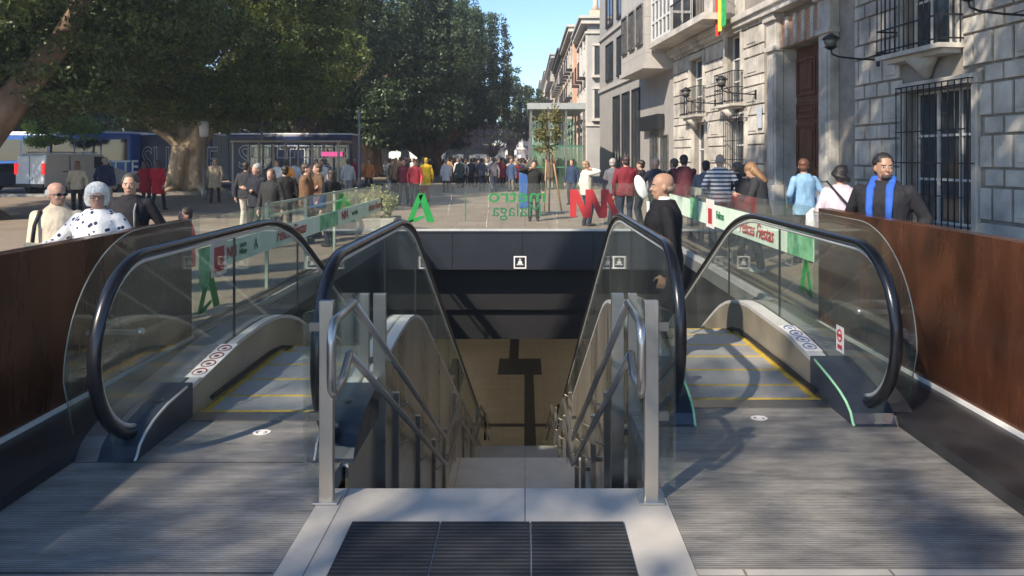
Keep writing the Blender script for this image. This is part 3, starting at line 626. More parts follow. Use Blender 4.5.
def person(x, y, h, face, label, top=(.05,.05,.06), pants=(.03,.035,.05), hair='short', hc=(.03,.02,.015), skin='light', pose='stand', hem=.80, sleeve=1.0, kind='plain',
           z=0, look=0, nod=0, build=1.0, vox=.016, face_detail=False, group=None, shoe=(.03,.03,.03), topname='jacket', collar=None, skirt=False, lean=0):
    s = h/1.7; root = empty('person', (x, y, z), R(face), label, 'person', group); P = POSES[pose]; hi = vox < .011
    B = build; LN = math.tan(R(lean))
    def L(p): return (p[0], p[1]+LN*max(0, p[2]-.9), p[2])
    sh = {-1: L((-.170*B,-.004,1.352)), 1: L((.170*B,-.004,1.352))}; wr = {-1: P['l'], 1: P['r']}; el = {}
    for k in (-1, 1): el[k], w = ik(sh[k], L(wr[k]), .29, .255, (k*.55,-.5,-.6)); wr[k] = tuple(w)
    hip = {-1: (-.09*B,0,.90), 1: (.09*B,0,.90)}; an = {-1: (P['la'][0], P['la'][1], .085), 1: (P['ra'][0], P['ra'][1], .085)}; kn = {}
    for k in (-1, 1): kn[k], a = ik(hip[k], an[k], .425, .41, (0,1,0)); an[k] = tuple(a)
    S = Matrix.Scale(s, 4)
    hm = S @ Matrix.Translation(L((0,.012,1.452))) @ Matrix.Rotation(R(look), 4, 'Z') @ Matrix.Rotation(R(-nod), 4, 'X')
    def torso(mb, e, z0, flare=0):
        rings = [(0, L((0,0,zz))[1]+yo, zz, (rx*B+e), (ry*(B*.6+.4 if B < 1.12 else B)+e)) for zz, rx, ry, yo in
                 ((.84,.16,.105,-.005),(.93,.163,.112,-.005),(1.03,.148,.105,.004),(1.14,.152,.108,.01),(1.26,.168,.113,.008),(1.34,.168,.10,.0),(1.385,.128,.078,-.004),(1.425,.085,.064,-.002),(1.45,.062,.056,0))]
        if z0 < .84: rings = [(0, 0, z0, (.16+flare)*B+e, .115+flare*.7+e)]+([(0,0,(z0+.84)/2,(.165+flare*.5)*B+e,.115+flare*.4+e)] if z0 < .7 else [])+rings
        else: rings = [r for r in rings if r[2] >= z0-.01]
        mb.loft(rings, 20)
    # body
    mb = MB(); mb.xf = S; torso(mb, -.012, .84)
    mb.cap(L((0,-.004,1.40)), L((0,.006,1.50)), .056, .052)
    for k in (-1, 1):
        mb.cap(sh[k], el[k], .048, .036); mb.cap(el[k], wr[k], .036, .024); d = Vector(wr[k])-Vector(el[k]); add_hand(mb, wr[k], d, -k, hi)
        mb.cap(hip[k], kn[k], .078, .05); mb.cap(kn[k], an[k], .05, .034)
    mb.xf = hm
    mb.loft([(0,.052,.0,.024,.02),(0,.040,.012,.042,.040),(0,.026,.035,.053,.060),(0,.012,.065,.061,.078),(0,.0,.11,.069,.091),(0,-.005,.15,.073,.096),(0,-.008,.19,.066,.086),(0,-.01,.217,.045,.060),(0,-.01,.230,.015,.022)], 18, p=2.1)
    if vox < .02:
        mb.cap((0,.088,.118),(0,.109,.084),.008,.013,8); mb.ball((0,.082,.048),.022,.016,.012); mb.ball((0,.078,.135),.05,.016,.012)
        for k in (-1,1): mb.ball((k*.073,-.005,.10),.012,.02,.03); mb.ball((k*.03,.075,.082),.02,.016,.022)
    remesh(mb, 'body', skinmat(skin), vox if vox < .02 else vox*.85, 1 if hi else 1, root)
    if face_detail:
        for k in (-1,1):
            e = MB(); e.xf = hm; e.ball((k*.030,.084,.114),.013,.008,.007,0,8); o = e.build('eye', mat('eye_white', (.5,.47,.45), .3), root)
            e = MB(); e.xf = hm; e.ball((k*.030,.091,.114),.006,.003,.006,0,8); e.build('iris', mat('iris_dark', (.03,.02,.015), .2), o)
            e = MB(); e.xf = hm; e.cap((k*.016,.092,.131),(k*.044,.084,.132),.004,.003,6); e.build('eyebrow', hairmat(hc), root)
        e = MB(); e.xf = hm; e.ball((0,.097,.047),.022,.006,.005,0,8); e.build('mouth', mat('lips', (.30,.12,.10), .5), root)
    # trousers or bare legs
    if not skirt:
        mb = MB(); mb.xf = S; mb.loft([(0,-.005,.82,.155*B,.11),(0,-.005,.90,.168*B,.118),(0,0,1.0,.158*B,.112)], 18)
        for k in (-1, 1): mb.cap(hip[k], kn[k], .094*(B*.5+.5), .066); mb.cap(kn[k], tuple(Vector(an[k])+Vector((0,-.008,.01))), .064, .058)
        remesh(mb, 'trousers', cloth(pants), max(vox,.014), 2, root)
    else:
        mb = MB(); mb.xf = S
        for k in (-1, 1): mb.cap(hip[k], kn[k], .08, .055); mb.cap(kn[k], an[k], .052, .037)
        remesh(mb, 'tights', cloth(pants), max(vox,.014), 1, root)
    for k in (-1, 1):
        mb = MB(); mb.xf = S; a = an[k]; mb.cap((a[0],a[1]-.035,.042),(a[0]*1.12,a[1]+.14,.034),.042,.034,10); mb.cap((a[0],a[1]-.02,.05),(a[0],a[1],.10),.042,.04,10)
        mb.v = [(q[0],q[1],max(q[2],.0)) for q in mb.v]; mb.build('shoe', cloth(shoe), root)
    # top
    mb = MB(); mb.xf = S; e = .016 if sleeve < 1 else .026; torso(mb, e, hem, .02 if hem < .7 else .0)
    for k in (-1, 1):
        mb.cap(sh[k], el[k], .052+e*.45, .044+e*.35)
        if sleeve >= 1: mb.cap(el[k], tuple(Vector(el[k]).lerp(Vector(wr[k]), .96)), .045+e*.35, .036+e*.2)
        elif sleeve < .6:
            pass
    if collar: mb.cap(L((0,-.012,1.42)), L((0,-.01,1.465)), .073, .068)
    t = remesh(mb, topname, cloth(top, kind), max(vox,.012), 2 if not hi else 3, root)
    # hair
    mb = MB(); mb.xf = hm; hs = hair
    if hs != 'bald':
        if hs == 'fringe':
            mb.loft([(0,-.030,.075,.070,.072),(0,-.030,.10,.081,.080),(0,-.034,.14,.082,.076),(0,-.036,.165,.075,.068)], 16)
        else:
            mb.ball((0,-.021,.165),.086,.1015,.084); mb.ball((0,-.045,.10),.076,.070,.075)
            if hs == 'long': mb.loft([(0,-.075,-.16,.07,.03),(0,-.07,-.08,.095,.045),(0,-.05,.03,.098,.066),(0,-.035,.12,.092,.080)], 16)
            if hs == 'bob': mb.ball((0,-.02,.155),.103,.113,.097); mb.loft([(0,-.035,.02,.085,.062),(0,-.03,.06,.104,.078),(0,-.03,.13,.105,.088)], 16)
            if hs == 'bun': mb.ball((0,-.125,.175),.040,.036,.038); mb.ball((.03,-.145,.15),.028,.026,.028)
            if hs == 'curly':
                for i in range(26):
                    a = i*2.4; zz = .05+.17*((i*.618)%1); mb.ball((.085*math.cos(a)*(1 if zz<.17 else .6), -.035+.085*min(.5,math.sin(a)), zz),.034,.034,.034,0,8)
        if vox < .02:
            q = random.Random(int(abs(x)*100)+int(y*10))
            for i in range(34 if hs != 'fringe' else 10):
                a = q.uniform(0, 2*PI); t = q.uniform(.25, 1); zz = .12+.10*t if hs != 'fringe' else .11; rr_ = .082*math.sqrt(max(.05,1-(t*.9)**2)) if hs != 'fringe' else .078
                px_, py_ = rr_*math.cos(a), -.022+rr_*1.15*math.sin(a)
                if py_ > .055 and zz < .17: continue
                mb.ball((px_*1.02, py_, zz), .017, .022, .014, 0, 7)
        remesh(mb, 'hair', hairmat(hc), min(max(vox,.010),.02), 1, root)
    return root, hm, wr, s
def sub(root, mb, name, m): return mb.build(name, m, root)
def world(root, p): return root.matrix_basis @ Vector(p) if False else (Matrix.Translation(root.location) @ Matrix.Rotation(root.rotation_euler.z, 4, 'Z')) @ Vector(p)

NEAR = .0095
# local +Y is where a person faces; face angle: 180 = towards the camera, 90 = to the left (-x), -90 = to the right
r1, hm, wr, s = person(X(57,6.5), 6.5, 1.50, 190, 'balding man in a beige polo shirt and dark glasses with clasped hands', (.58,.50,.38), (.3,.27,.2), 'fringe', (.35,.33,.31), 'light', 'clasp', .82, .5, look=52, vox=NEAR, face_detail=True, topname='polo_shirt', build=1.12, group=None, collar=True)
m = MB(); m.xf = hm; 
for k in (-1,1): m.ball((k*.032,.098,.113),.024,.006,.017,0,10); m.cap((k*.055,.088,.118),(k*.076,.0,.112),.003,.003,5)
m.cap((-.01,.104,.117),(.01,.104,.117),.003,.003,5); m.build('sunglasses', M_black, r1)
bp = empty('backpack', tuple(world(r1,(0,-.17*s,1.18*s))), R(190), 'black backpack on the back of the man in the beige polo', 'backpack')
m = MB(); m.ball((0,-.03,-.02),.15,.09,.2); m.build('bag', cloth((.03,.03,.035)), bp)
m = MB(); 
m.tube([(.12,-.02,.13),(.115,.10,.205),(.105,.23,.19),(.115,.30,.08),(.13,.30,-.05),(.17,.20,-.16),(.17,.05,-.2)], .017, 6); m.build('strap', cloth((.03,.03,.035)), bp)
r2, hm, wr, s = person(X(98,6.1), 6.1, 1.505, 172, 'white haired woman with glasses in a white blouse with dark dots', (.82,.80,.78), (.1,.1,.14), 'bob', (.72,.70,.66), 'light', 'point', .80, 1, 'dots', look=38, vox=NEAR, face_detail=True, topname='blouse', build=1.16)
m = MB(); m.xf = hm
for k in (-1,1):
    m.tube([(k*.033+.022*math.cos(w), .101, .113+.017*math.sin(w)) for w in [2*PI*j/14 for j in range(15)]], .0028, 5); m.cap((k*.055,.096,.118),(k*.08,.0,.115),.0025,.0025,5)
m.cap((-.011,.103,.117),(.011,.103,.117),.0025,.0025,5); m.build('glasses', mat('glasses_frame', (.08,.05,.04), .3), r2)
pb = MB(); pb.box(-.055,.055,-.012,.012,-.07,.07); o = pb.build('paper_bag', mat('cream_paper', (.65,.60,.42), .7)); wp = world(r2, Vector(wr[1])*s); o.location = (wp.x+.05, wp.y-.10, wp.z+.0); o.rotation_euler = (.2,.1,.3); tag(o, 'small cream paper bag in the hand of the white haired woman', 'bag')
r3, hm, wr, s = person(X(131,7.5), 7.5, 1.555, 178, 'dark haired man in an open black jacket right of the white haired woman', (.018,.018,.022), (.03,.03,.04), 'short', (.05,.045,.04), 'light', 'pocket', .78, 1, look=18, vox=NEAR, face_detail=True, build=1.08)
m = MB(); m.xf = Matrix.Scale(s,4); m.tube([(-.12,.11,1.36),(-.125,.155,1.28),(-.13,.158,1.1)], .011, 6); m.build('shoulder_strap', cloth((.3,.3,.3)), r3)
r4, hm, wr, s = person(X(186,7.9), 7.9, 1.18, 120, 'small dark haired child in red looking over the rusty wall', (.62,.03,.05), (.05,.05,.09), 'short', (.03,.02,.015), 'light', 'hold', .78, 1, look=20, vox=.013, face_detail=True)
# man in black suit on the right escalator
ys = 7.35
def stepz(y):
    t = y-(7.0+.45); return 0 if t < -.45 else -SL*(t+.45)**2/1.8 if t < .45 else -SL*t
r5, hm, wr, s = person(X(664,6.2), 6.2, 1.61, 84, 'bald man in a black suit riding down the right escalator', (.008,.008,.011), (.008,.008,.011), 'bald', (.05,.04,.03), 'tan', 'stand', .64, 1, z=-.02, look=8, vox=NEAR, face_detail=True, topname='suit_jacket', build=1.26)
m = MB(); m.xf = Matrix.Scale(s,4); m.loft([(0,-.004,1.412,.068,.064),(0,.004,1.455,.063,.06),(0,.01,1.475,.060,.058)],18); m.prism([(-.045,1.43),(.045,1.43),(.012,1.16),(-.012,1.16)], .13, .150, 'y'); m.build('shirt_collar', cloth((.8,.8,.8)), r5)
m = MB(); m.xf = hm; m.loft([(0,-.032,.055,.062,.065),(0,-.034,.085,.0745,.071),(0,-.036,.115,.0765,.072)],16); m.build('stubble_hair', hairmat((.20,.14,.11)), r5)
# man with blue scarf
r6, hm, wr, s = person(3.3, 6.8, 1.755, 150, 'man with a hair bun, navy jacket and bright blue scarf behind the right wall', (.012,.016,.03), (.02,.02,.03), 'bun', (.015,.012,.012), 'tan', 'pocket', .78, 1, look=32, vox=NEAR, face_detail=True, build=1.2)
r6.rotation_euler.z = R(140); 
m = MB(); m.xf = Matrix.Scale(s,4); m.tube([(-.075,.165,1.02),(-.08,.175,1.2),(-.08,.13,1.38),(-.07,.02,1.46),(0,-.06,1.475),(.07,.02,1.46),(.08,.13,1.38),(.08,.175,1.2),(.07,.165,1.0)], [.017,.019,.021,.026,.032,.026,.021,.019,.017], 12, flat=1.6); m.build('scarf', cloth((.03,.10,.42)), r6)
m = MB(); m.xf = hm; m.ball((0,.072,.03),.045,.03,.03); m.build('beard', hairmat((.04,.03,.028)), r6)
# passers-by behind the right glass
MID = .014
def pp(px, d, h, face, label, **k): return person(X(px,d), d, h, face, label, vox=k.pop('vox', MID if d < 22 else .02), **k)
r7 = pp(841, 8.9, 1.62, -20, 'black haired woman in a pale lilac coat next to the man with the blue scarf', top=(.50,.42,.48), hair='curly', hc=(.015,.013,.015), pose='hold', hem=.62, topname='coat', lean=6)
m = MB(); m.tube([(-.16,.02,1.42),(-.02,-.145,1.25),(.15,-.14,1.05),(.22,-.02,.95)], .012, 6); sb = m.build('bag_strap', cloth((.02,.02,.02))); sb.parent = r7[0]
wp = world(r7[0], (-.28,.1,.86)); m = MB(); m.loft([(0,0,-.2,.08,.04),(0,0,-.15,.13,.07),(0,0,0,.12,.06),(0,0,.08,.05,.03)],12); o = m.build('plastic_bag', cloth((.6,.6,.62))); o.location = (wp.x, wp.y, wp.z+.15); tag(o, 'crumpled white plastic bag beside the lilac coat', 'bag')
pp(804, 12, 1.7, 10, 'reddish haired person in a light blue jacket seen from behind at the tall door', top=(.20,.35,.52), hair='short', hc=(.12,.05,.03), pose='pocket', hem=.78, look=-30)
r8 = pp(762, 11, 1.66, 60, 'long brown haired woman in dark clothes with head bowed by the right glass', top=(.03,.03,.035), hair='long', hc=(.22,.12,.06), pose='read', hem=.75, nod=38, lean=8, pants=(.02,.025,.04), shoe=(.5,.5,.5))
pp(745, 12.2, 1.6, -60, 'dark dressed person half hidden behind the long haired woman', top=(.02,.02,.03), hair='short', hc=(.05,.035,.03), pose='fold')
pp(720, 14, 1.79, 0, 'tall man in a grey and white striped shirt seen from behind', top=(.62,.62,.62), kind='stripes', hair='fringe', hc=(.3,.27,.25), topname='shirt', pose='pocket', build=1.1)
pp(706, 14.5, 1.66, -15, 'dark haired man in a slate grey jacket left of the striped shirt', top=(.12,.13,.16), hair='short', hc=(.02,.02,.02), build=1.05)
pp(737, 14.8, 1.63, 20, 'short person in a navy coat right of the striped shirt', top=(.02,.025,.05), hair='short', hc=(.1,.08,.07))
pp(684, 16, 1.78, -30, 'burly man in a maroon and black jacket near the black shop sign', top=(.09,.025,.035), hair='short', hc=(.03,.025,.02), build=1.2, pose='fold')
pp(674, 17, 1.70, 40, 'man in a dark jacket facing the burly man in maroon', top=(.03,.03,.04), hair='short', hc=(.08,.06,.05), pose='fold')
pp(656, 17, 1.70, 170, 'grey haired man in a black jacket behind the bald suited man', top=(.025,.03,.05), hair='short', hc=(.35,.33,.3), pose='pocket')
pp(641, 18, 1.66, 60, 'dark haired person in dark clothes holding a white bag', top=(.03,.03,.04), hair='short', hc=(.03,.02,.02), pose='hold')
m = MB(); m.ball((0,0,0),.13,.05,.28); o = m.build('white_bag', cloth((.75,.75,.75))); o.location = (X(641,16.6), 16.6, Z(187,16.6)); o.rotation_euler = (0,R(-20),0); tag(o, 'oval white bag held in front of the dark dressed person', 'bag')
pp(626, 17, 1.76, 5, 'man in a maroon jumper and dark jeans seen from behind', top=(.17,.02,.03), hair='short', hc=(.05,.03,.03), pants=(.03,.04,.07), build=1.15, topname='jumper')
pp(613, 18.5, 1.70, -40, 'grey haired person in a grey jacket left of the maroon jumper', top=(.12,.12,.14), hair='short', hc=(.35,.32,.3))
pp(586, 18.5, 1.64, -70, 'man in a cream jacket holding a phone to his ear behind the red logo', top=(.58,.55,.48), pants=(.02,.025,.045), hair='short', hc=(.3,.2,.13), pose='phone', build=1.1)
pp(572, 27, 1.66, 150, 'person in a dark blue coat far behind the cream jacket man', top=(.03,.05,.10), hc=(.05,.04,.04))
pp(534, 20, 1.64, 178, 'person in a long black coat behind the mirrored metro lettering', top=(.012,.013,.018), pants=(.015,.015,.02), hair='short', hc=(.03,.02,.02), hem=.62, pose='phone', topname='coat')
m = MB(); m.box(-.2,.2,-.2,.2,.25,1.28); o = m.build('blue_trolley', mat('blue_plastic', (.03,.10,.30), .5), None, .03); o.location = (X(526,21.5), 21.5, 0)
m = MB(); 
for a in (-.15,.15):
    for b in (-.15,.15): m.tube([(a,b,.25),(a,b,.0)], .02, 6)
tag(o, 'blue upright box trolley left of the person in the black coat', 'trolley'); w_ = m.build('leg', M_steel_d); w_.parent = o
# left plaza people
pp(415, 26, 1.66, 182, 'woman in a red top with an open white vest walking towards the stairs', top=(.50,.06,.07), hair='short', hc=(.05,.03,.02), pose='walk', pants=(.04,.03,.04), topname='vest', kind='plain')
m = MB()
o_ = pp(404, 27, 1.68, 175, 'person in a maroon jacket left of the woman in the white vest', top=(.10,.02,.03), hc=(.03,.02,.02), pose='walk')
pp(426, 29, 1.72, 20, 'person in a bright yellow raincoat with red trousers', top=(.75,.48,.03), pants=(.35,.05,.04), hair='short', hc=(.5,.35,.05), hem=.62, topname='raincoat')
pp(215, 28, 1.68, 10, 'person in a pale tan coat with dark legs walking away past the twisted trunk', top=(.48,.38,.26), pants=(.06,.03,.04), hair='long', hc=(.3,.2,.12), hem=.58, topname='coat', pose='walk', build=1.15)
pp(158, 24, 1.66, 0, 'person in a crimson coat walking, right one of the two red coats', top=(.42,.01,.03), pants=(.02,.02,.03), hair='long', hc=(.04,.02,.02), hem=.55, topname='coat', pose='walk')
pp(145, 25, 1.62, 0, 'person in a crimson coat, left one of the two red coats', top=(.36,.01,.03), pants=(.02,.02,.03), hair='long', hc=(.05,.03,.02), hem=.55, topname='coat')
pp(77, 22, 1.62, 30, 'long haired person in a beige top walking by the white van', top=(.45,.38,.28), pants=(.02,.02,.03), hair='long', hc=(.15,.08,.05), pose='walk')
pp(105, 23, 1.75, 0, 'man in a navy jacket and pale trousers in front of the blue bus lettering', top=(.02,.03,.08), pants=(.4,.38,.33), hair='fringe', hc=(.3,.28,.26), build=1.15)
KG = 'people waiting left of the stairwell'
for (px, d, h, f, t, hr, hc_, po, tp, bd, l) in (
    (257, 14.6, 1.60, 150, (.02,.022,.03), 'short', (.35,.33,.32), 'fold', 'jacket', 1.15, 'grey haired man with glasses in a dark jacket among the waiting group'),
    (271, 14.0, 1.50, 170, (.025,.025,.03), 'long', (.15,.09,.06), 'stand', 'jacket', 1.05, 'brown haired woman with a pale necklace among the waiting group'),
    (285, 15.4, 1.55, 20, (.015,.015,.02), 'short', (.03,.02,.02), 'stand', 'jacket', 1.1, 'black clad person with a red collar in the middle of the waiting group'),
    (306, 14.8, 1.60, -80, (.16,.09,.05), 'short', (.06,.04,.03), 'fold', 'jacket', 1.15, 'man in a tan brown jacket with folded arms in the waiting group'),
    (318, 15.8, 1.60, 120, (.12,.07,.04), 'short', (.08,.05,.03), 'hold', 'jacket', 1.05, 'person in a brown jacket gesturing beside the folded arms man'),
    (331, 14.2, 1.49, 60, (.008,.008,.01), 'long', (.03,.02,.02), 'stand', 'coat', 1.1, 'long haired woman in a black coat at the right of the waiting group'),
    (246, 17.5, 1.62, 0, (.03,.03,.04), 'short', (.03,.02,.02), 'stand', 'jacket', 1.0, 'person with a white bag and pale trousers at the left of the waiting group')):
    pp(px, d, h, f, l, top=t, hair=hr, hc=hc_, pose=po, topname=tp, build=bd, hem=.55 if tp == 'coat' else .78, pants=(.5,.47,.4) if px == 246 else (.02,.022,.03))
for (px, d, t, pn, l) in ((277,24,(.60,.60,.58),(.1,.1,.14),'person in white behind the waiting group'), (286,25,(.85,.33,.05),(.1,.1,.12),'person in an orange vest behind the waiting group'), (294,26,(.50,.52,.55),(.1,.1,.12),'person in pale grey behind the waiting group'), (322,27,(.62,.60,.58),(.5,.5,.5),'person in a white jacket near the right end of the kiosk'), (316,28,(.5,.3,.18),(.06,.06,.08),'person in a rust jacket near the right end of the kiosk'),
    (348,30,(.5,.5,.48),(.3,.3,.3),'pale dressed child like figure just right of the kiosk'), (390,38,(.55,.52,.47),(.5,.48,.42),'person all in cream under the dark trees'), (369,34,(.5,.18,.06),(.05,.05,.06),'person in an orange top under the dark trees'), (463,42,(.55,.50,.44),(.03,.03,.04),'person in a cream top on the sunlit strip of plaza'), (482,38,(.08,.08,.11),(.05,.05,.07),'person in a dark jacket on the sunlit strip of plaza'), (471,43,(.05,.05,.06),(.03,.03,.03),'person in black beside the cream top'), (494,37,(.22,.2,.22),(.1,.12,.2),'person in a grey jacket and jeans walking right of the crowd')):
    pp(px, d, 1.66, random.choice((0,180,160,20)), l, top=t, pants=pn, pose=random.choice(('walk','stand')), hc=(.05,.04,.03))
# distant crowd from a few templates
TEMPL = []
for i in range(6):
    px = 400+30*i; d = 52+4*i
    r = person(X(px,d), d, 1.68, (0,180)[i%2], 'one of the many small walkers in the crowd filling the far end of the plaza', (.05,.05,.06), (.03,.03,.04), ('short','long','short','short','long','short')[i], ((.04,.03,.02),(.2,.12,.07),(.3,.28,.26))[i%3], ('light','tan')[i%2], ('walk','stand','walk','pocket','walk','stand')[i], (.78,.6)[i%2], vox=.03, group='walkers in the far crowd')[0]; TEMPL.append(r)
bpy.context.view_layer.update()
CC = [cloth(c) for c in ((.03,.03,.04),(.5,.48,.42),(.3,.03,.04),(.05,.08,.16),(.12,.1,.08),(.35,.22,.12),(.55,.55,.56),(.08,.10,.09),(.45,.28,.2))]; PC = [cloth(c) for c in ((.03,.03,.04),(.05,.07,.13),(.25,.22,.18),(.02,.02,.02))]
rnd = random.Random(4); n = 0
while n < 275:
    d = 46+110*rnd.random()**1.3 if n % 4 != 1 else rnd.uniform(36,60); px = rnd.uniform(335, 560) if n % 3 else rnd.uniform(440, 545)
    x = X(px, d)
    if abs(px-372) < 14 or abs(px-435) < 10 and d < 80: continue
    if x > 2.4: continue
    t = TEMPL[n % 6]; s = rnd.uniform(.92, 1.06)
    c = clone(t, None, (x, d, 0), rnd.choice((0, PI))+rnd.uniform(-.5,.5), None, None, {'jacket': rnd.choice(CC), 'trousers': rnd.choice(PC)}); c.scale = (s,s,s); n += 1

# ------------------------------------------------------------------ trees
M_bark = mat('ficus_bark', (.24,.175,.115), .8, 0, .4, 2.5, .7, (.38,.29,.2), stretch=(1,1,.3), bscale=5, detail=9)
M_barkd = mat('dark_bark', (.10,.065,.045), .85, 0, .4, 2.5, .6, (.16,.11,.075), stretch=(1,1,.3), bscale=6)
L_lit = leafmat('sunlit_ficus_leaf', (.022,.038,.008), (.165,.215,.055), .25)  # lighter ficus leaf: sunlight on the crown is put into the colour
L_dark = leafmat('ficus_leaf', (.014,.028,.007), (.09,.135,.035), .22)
L_blue = leafmat('shady_ficus_leaf', (.012,.028,.014), (.085,.13,.058), .2)  # darker, bluer ficus leaf: cool shade is put into the colour
L_bright = leafmat('bright_leaf', (.10,.20,.03), (.24,.36,.07), .4)
L_olive = leafmat('olive_leaf', (.10,.11,.04), (.22,.20,.08), .3)
L_lilac = leafmat('lilac_twig_leaf', (.18,.14,.17), (.32,.26,.30), .3)
def leaves(name, lobes, n, size, m, seed, parent=None, droop=.3, thr=.0):
    rg = np.random.default_rng(seed); w = np.array([l[3]*l[4] for l in lobes]); w = w/w.sum(); idx = rg.choice(len(lobes), n, p=w)
    Lb = np.array([[l[0],l[1],l[2],l[3],l[4]] for l in lobes])[idx]
    v = rg.normal(size=(n,3)); v /= np.linalg.norm(v, axis=1)[:,None]; rr = rg.uniform(.0,1,n)**.33; rr = .45+.6*rr
    # clumps inside each lobe
    c = Lb[:,:3]+v*rr[:,None]*np.stack([Lb[:,3],Lb[:,3],Lb[:,4]],1)
    cell = np.floor(c*1.1/ (size*5)).astype(int); hsh = (cell[:,0]*73856093 ^ cell[:,1]*19349663 ^ cell[:,2]*83492791) & 1023; keep = hsh > 1024*thr
    cc = (cell+.5)*(size*5)/1.1; c = c*.72+cc*.28; c += rg.normal(size=(n,3))*size*.45
    c = c[keep]; v = v[keep]; n = len(c)
    d = rg.normal(size=(n,3)); d[:,2] -= droop; d /= np.linalg.norm(d,axis=1)[:,None]
    nn = rg.normal(size=(n,3))+v*.9+np.array([0,0,.5]); u = np.cross(d, nn); u /= np.linalg.norm(u,axis=1)[:,None]+1e-6
    s = size*rg.uniform(.6,1.25,n)[:,None]
    P = np.stack([c-d*s*.5, c+u*s*.24, c+d*s*.5, c-u*s*.24], 1).reshape(-1,3).astype(np.float32)
    me = bpy.data.meshes.new(name); me.vertices.add(4*n); me.vertices.foreach_set('co', P.ravel()); me.loops.add(4*n); me.loops.foreach_set('vertex_index', np.arange(4*n, dtype=np.int32))
    me.polygons.add(n); me.polygons.foreach_set('loop_start', np.arange(0,4*n,4,dtype=np.int32)); me.polygons.foreach_set('loop_total', np.full(n,4,dtype=np.int32)); me.materials.append(m); me.update(calc_edges=True)
    o = bpy.data.objects.new(name, me); col.objects.link(o); o.parent = parent; return o
def lobes_ell(cx, cy, cz, rx, ry, rz, k, r0, r1, seed, zmin=None):
    rg = random.Random(seed); out = []; k = int(k*1.7); r0 *= .66; r1 *= .8
    for i in range(k):
        a = i*2.39996+rg.uniform(-.3,.3); t = 1-2*(i+.5)/k; q = math.sqrt(1-t*t); f = rg.uniform(.68,1.1); r = rg.uniform(r0,r1)
        z = cz+rz*t*f
        if zmin and z-r*.7 < zmin: z = zmin+r*.7+rg.uniform(0,.6)
        out.append((cx+rx*q*math.cos(a)*f, cy+ry*q*math.sin(a)*f, z, r, r*rg.uniform(.65,.85)))
    return out
def ficus(x, y, label, crown, n, size, m, seed, limbs, bark, roots=0, trunk_r=.9, group='big ficus trees', fork=3.0, vox=.09, thr=.12, lean=(0,0), stem=True):
    root = empty('ficus_tree', (x, y, 0), 0, label, 'tree', group)
    mb = MB(); rg = random.Random(seed)
    if roots:
        # several fused stems over a spreading root foot
        for i in range(roots):
            a = 2*PI*i/roots+rg.uniform(-.25,.25); r = trunk_r*rg.uniform(1.25,2.0); 
            mb.tube([(math.cos(a)*r*1.25, math.sin(a)*r, .02), (math.cos(a)*trunk_r*.95, math.sin(a)*trunk_r*.8, .35), (math.cos(a)*trunk_r*.62+lean[0]*.3, math.sin(a)*trunk_r*.55, 1.3), (math.cos(a+.3)*trunk_r*.55+lean[0]*.8, math.sin(a+.3)*trunk_r*.5, fork)], [.10, .22*trunk_r, .30*trunk_r, .28*trunk_r], 9)
        mb.cap((0,0,.2),(lean[0],0,fork),trunk_r*.62,trunk_r*.45)
    else: mb.tube([(0,0,-.1),(0,0,.5),(lean[0]*.5,lean[1]*.5,fork*.6),(lean[0],lean[1],fork)], [trunk_r*1.5, trunk_r*1.05, trunk_r*.85, trunk_r*.8], 12)
    for (ex, ey, ez, r0) in limbs:
        a = Vector((lean[0],lean[1],fork-.4)); b = Vector((ex,ey,ez)); mid = a.lerp(b,.5)+Vector((rg.uniform(-.4,.4),rg.uniform(-.4,.4),-.3+rg.uniform(0,.5)))
        mb.tube([a, mid, b, b+(b-mid)*.8+Vector((0,0,.8))], [r0, r0*.72, r0*.5, r0*.2], 9)
    remesh(mb, 'trunk', bark, vox, 2, root)
    leaves('crown', crown, n, size, m, seed, root, thr=thr)
    return root
# sunlit ficus with twisted trunk
lob = lobes_ell(2.6, -4, 8.3, 5.9, 5.5, 5.6, 40, 1.5, 2.4, 3, 3.0)
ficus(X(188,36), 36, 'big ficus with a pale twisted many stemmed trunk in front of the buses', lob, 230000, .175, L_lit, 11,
      [(-1.7,-.2,4.8,.52),(1.9,-.4,4.8,.60),(.6,1.8,5.5,.5),(4.5,-1,7,.35),(-3.5,-1,6,.35),(-1.75,-.9,3.5,.36)], M_bark, 8, 1.0, fork=2.3, vox=.08, lean=(.1,0))
# dark tree at far left
lob = lobes_ell(-.8, 1.5, 7.4, 6.3, 5.5, 4.4, 40, 1.7, 2.6, 5, 2.9)
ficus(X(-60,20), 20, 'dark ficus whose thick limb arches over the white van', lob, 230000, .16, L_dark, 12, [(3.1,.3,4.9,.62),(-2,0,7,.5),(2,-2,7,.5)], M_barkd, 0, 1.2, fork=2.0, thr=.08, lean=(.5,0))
lob = lobes_ell(0, 0, 8.2, 6.0, 5.0, 4.8, 30, 1.8, 2.6, 6, 3.3)
ficus(X(-75,33), 33, 'dark ficus beside the road above the parked van at the left edge', lob, 90000, .24, L_dark, 17, [(3,.3,5.4,.5),(-2,0,6,.5),(0,-2,7,.4)], M_barkd, 0, 1.0, fork=2.6, thr=.08)
# ficus behind kiosk
lob = lobes_ell(4.0, 1, 9.5, 6.8, 6.5, 6.8, 44, 1.8, 2.9, 8, 3.4)
T3 = ficus(X(306,50), 50, 'ficus with a thick grey trunk rising behind the glass kiosk', lob, 190000, .22, L_blue, 13, [(-2.5,0,6,.7),(3,0,6.4,.7),(.5,-2,7,.6),(5,1,7,.5)], M_barkd, 7, 1.25, fork=3.8, thr=.1)
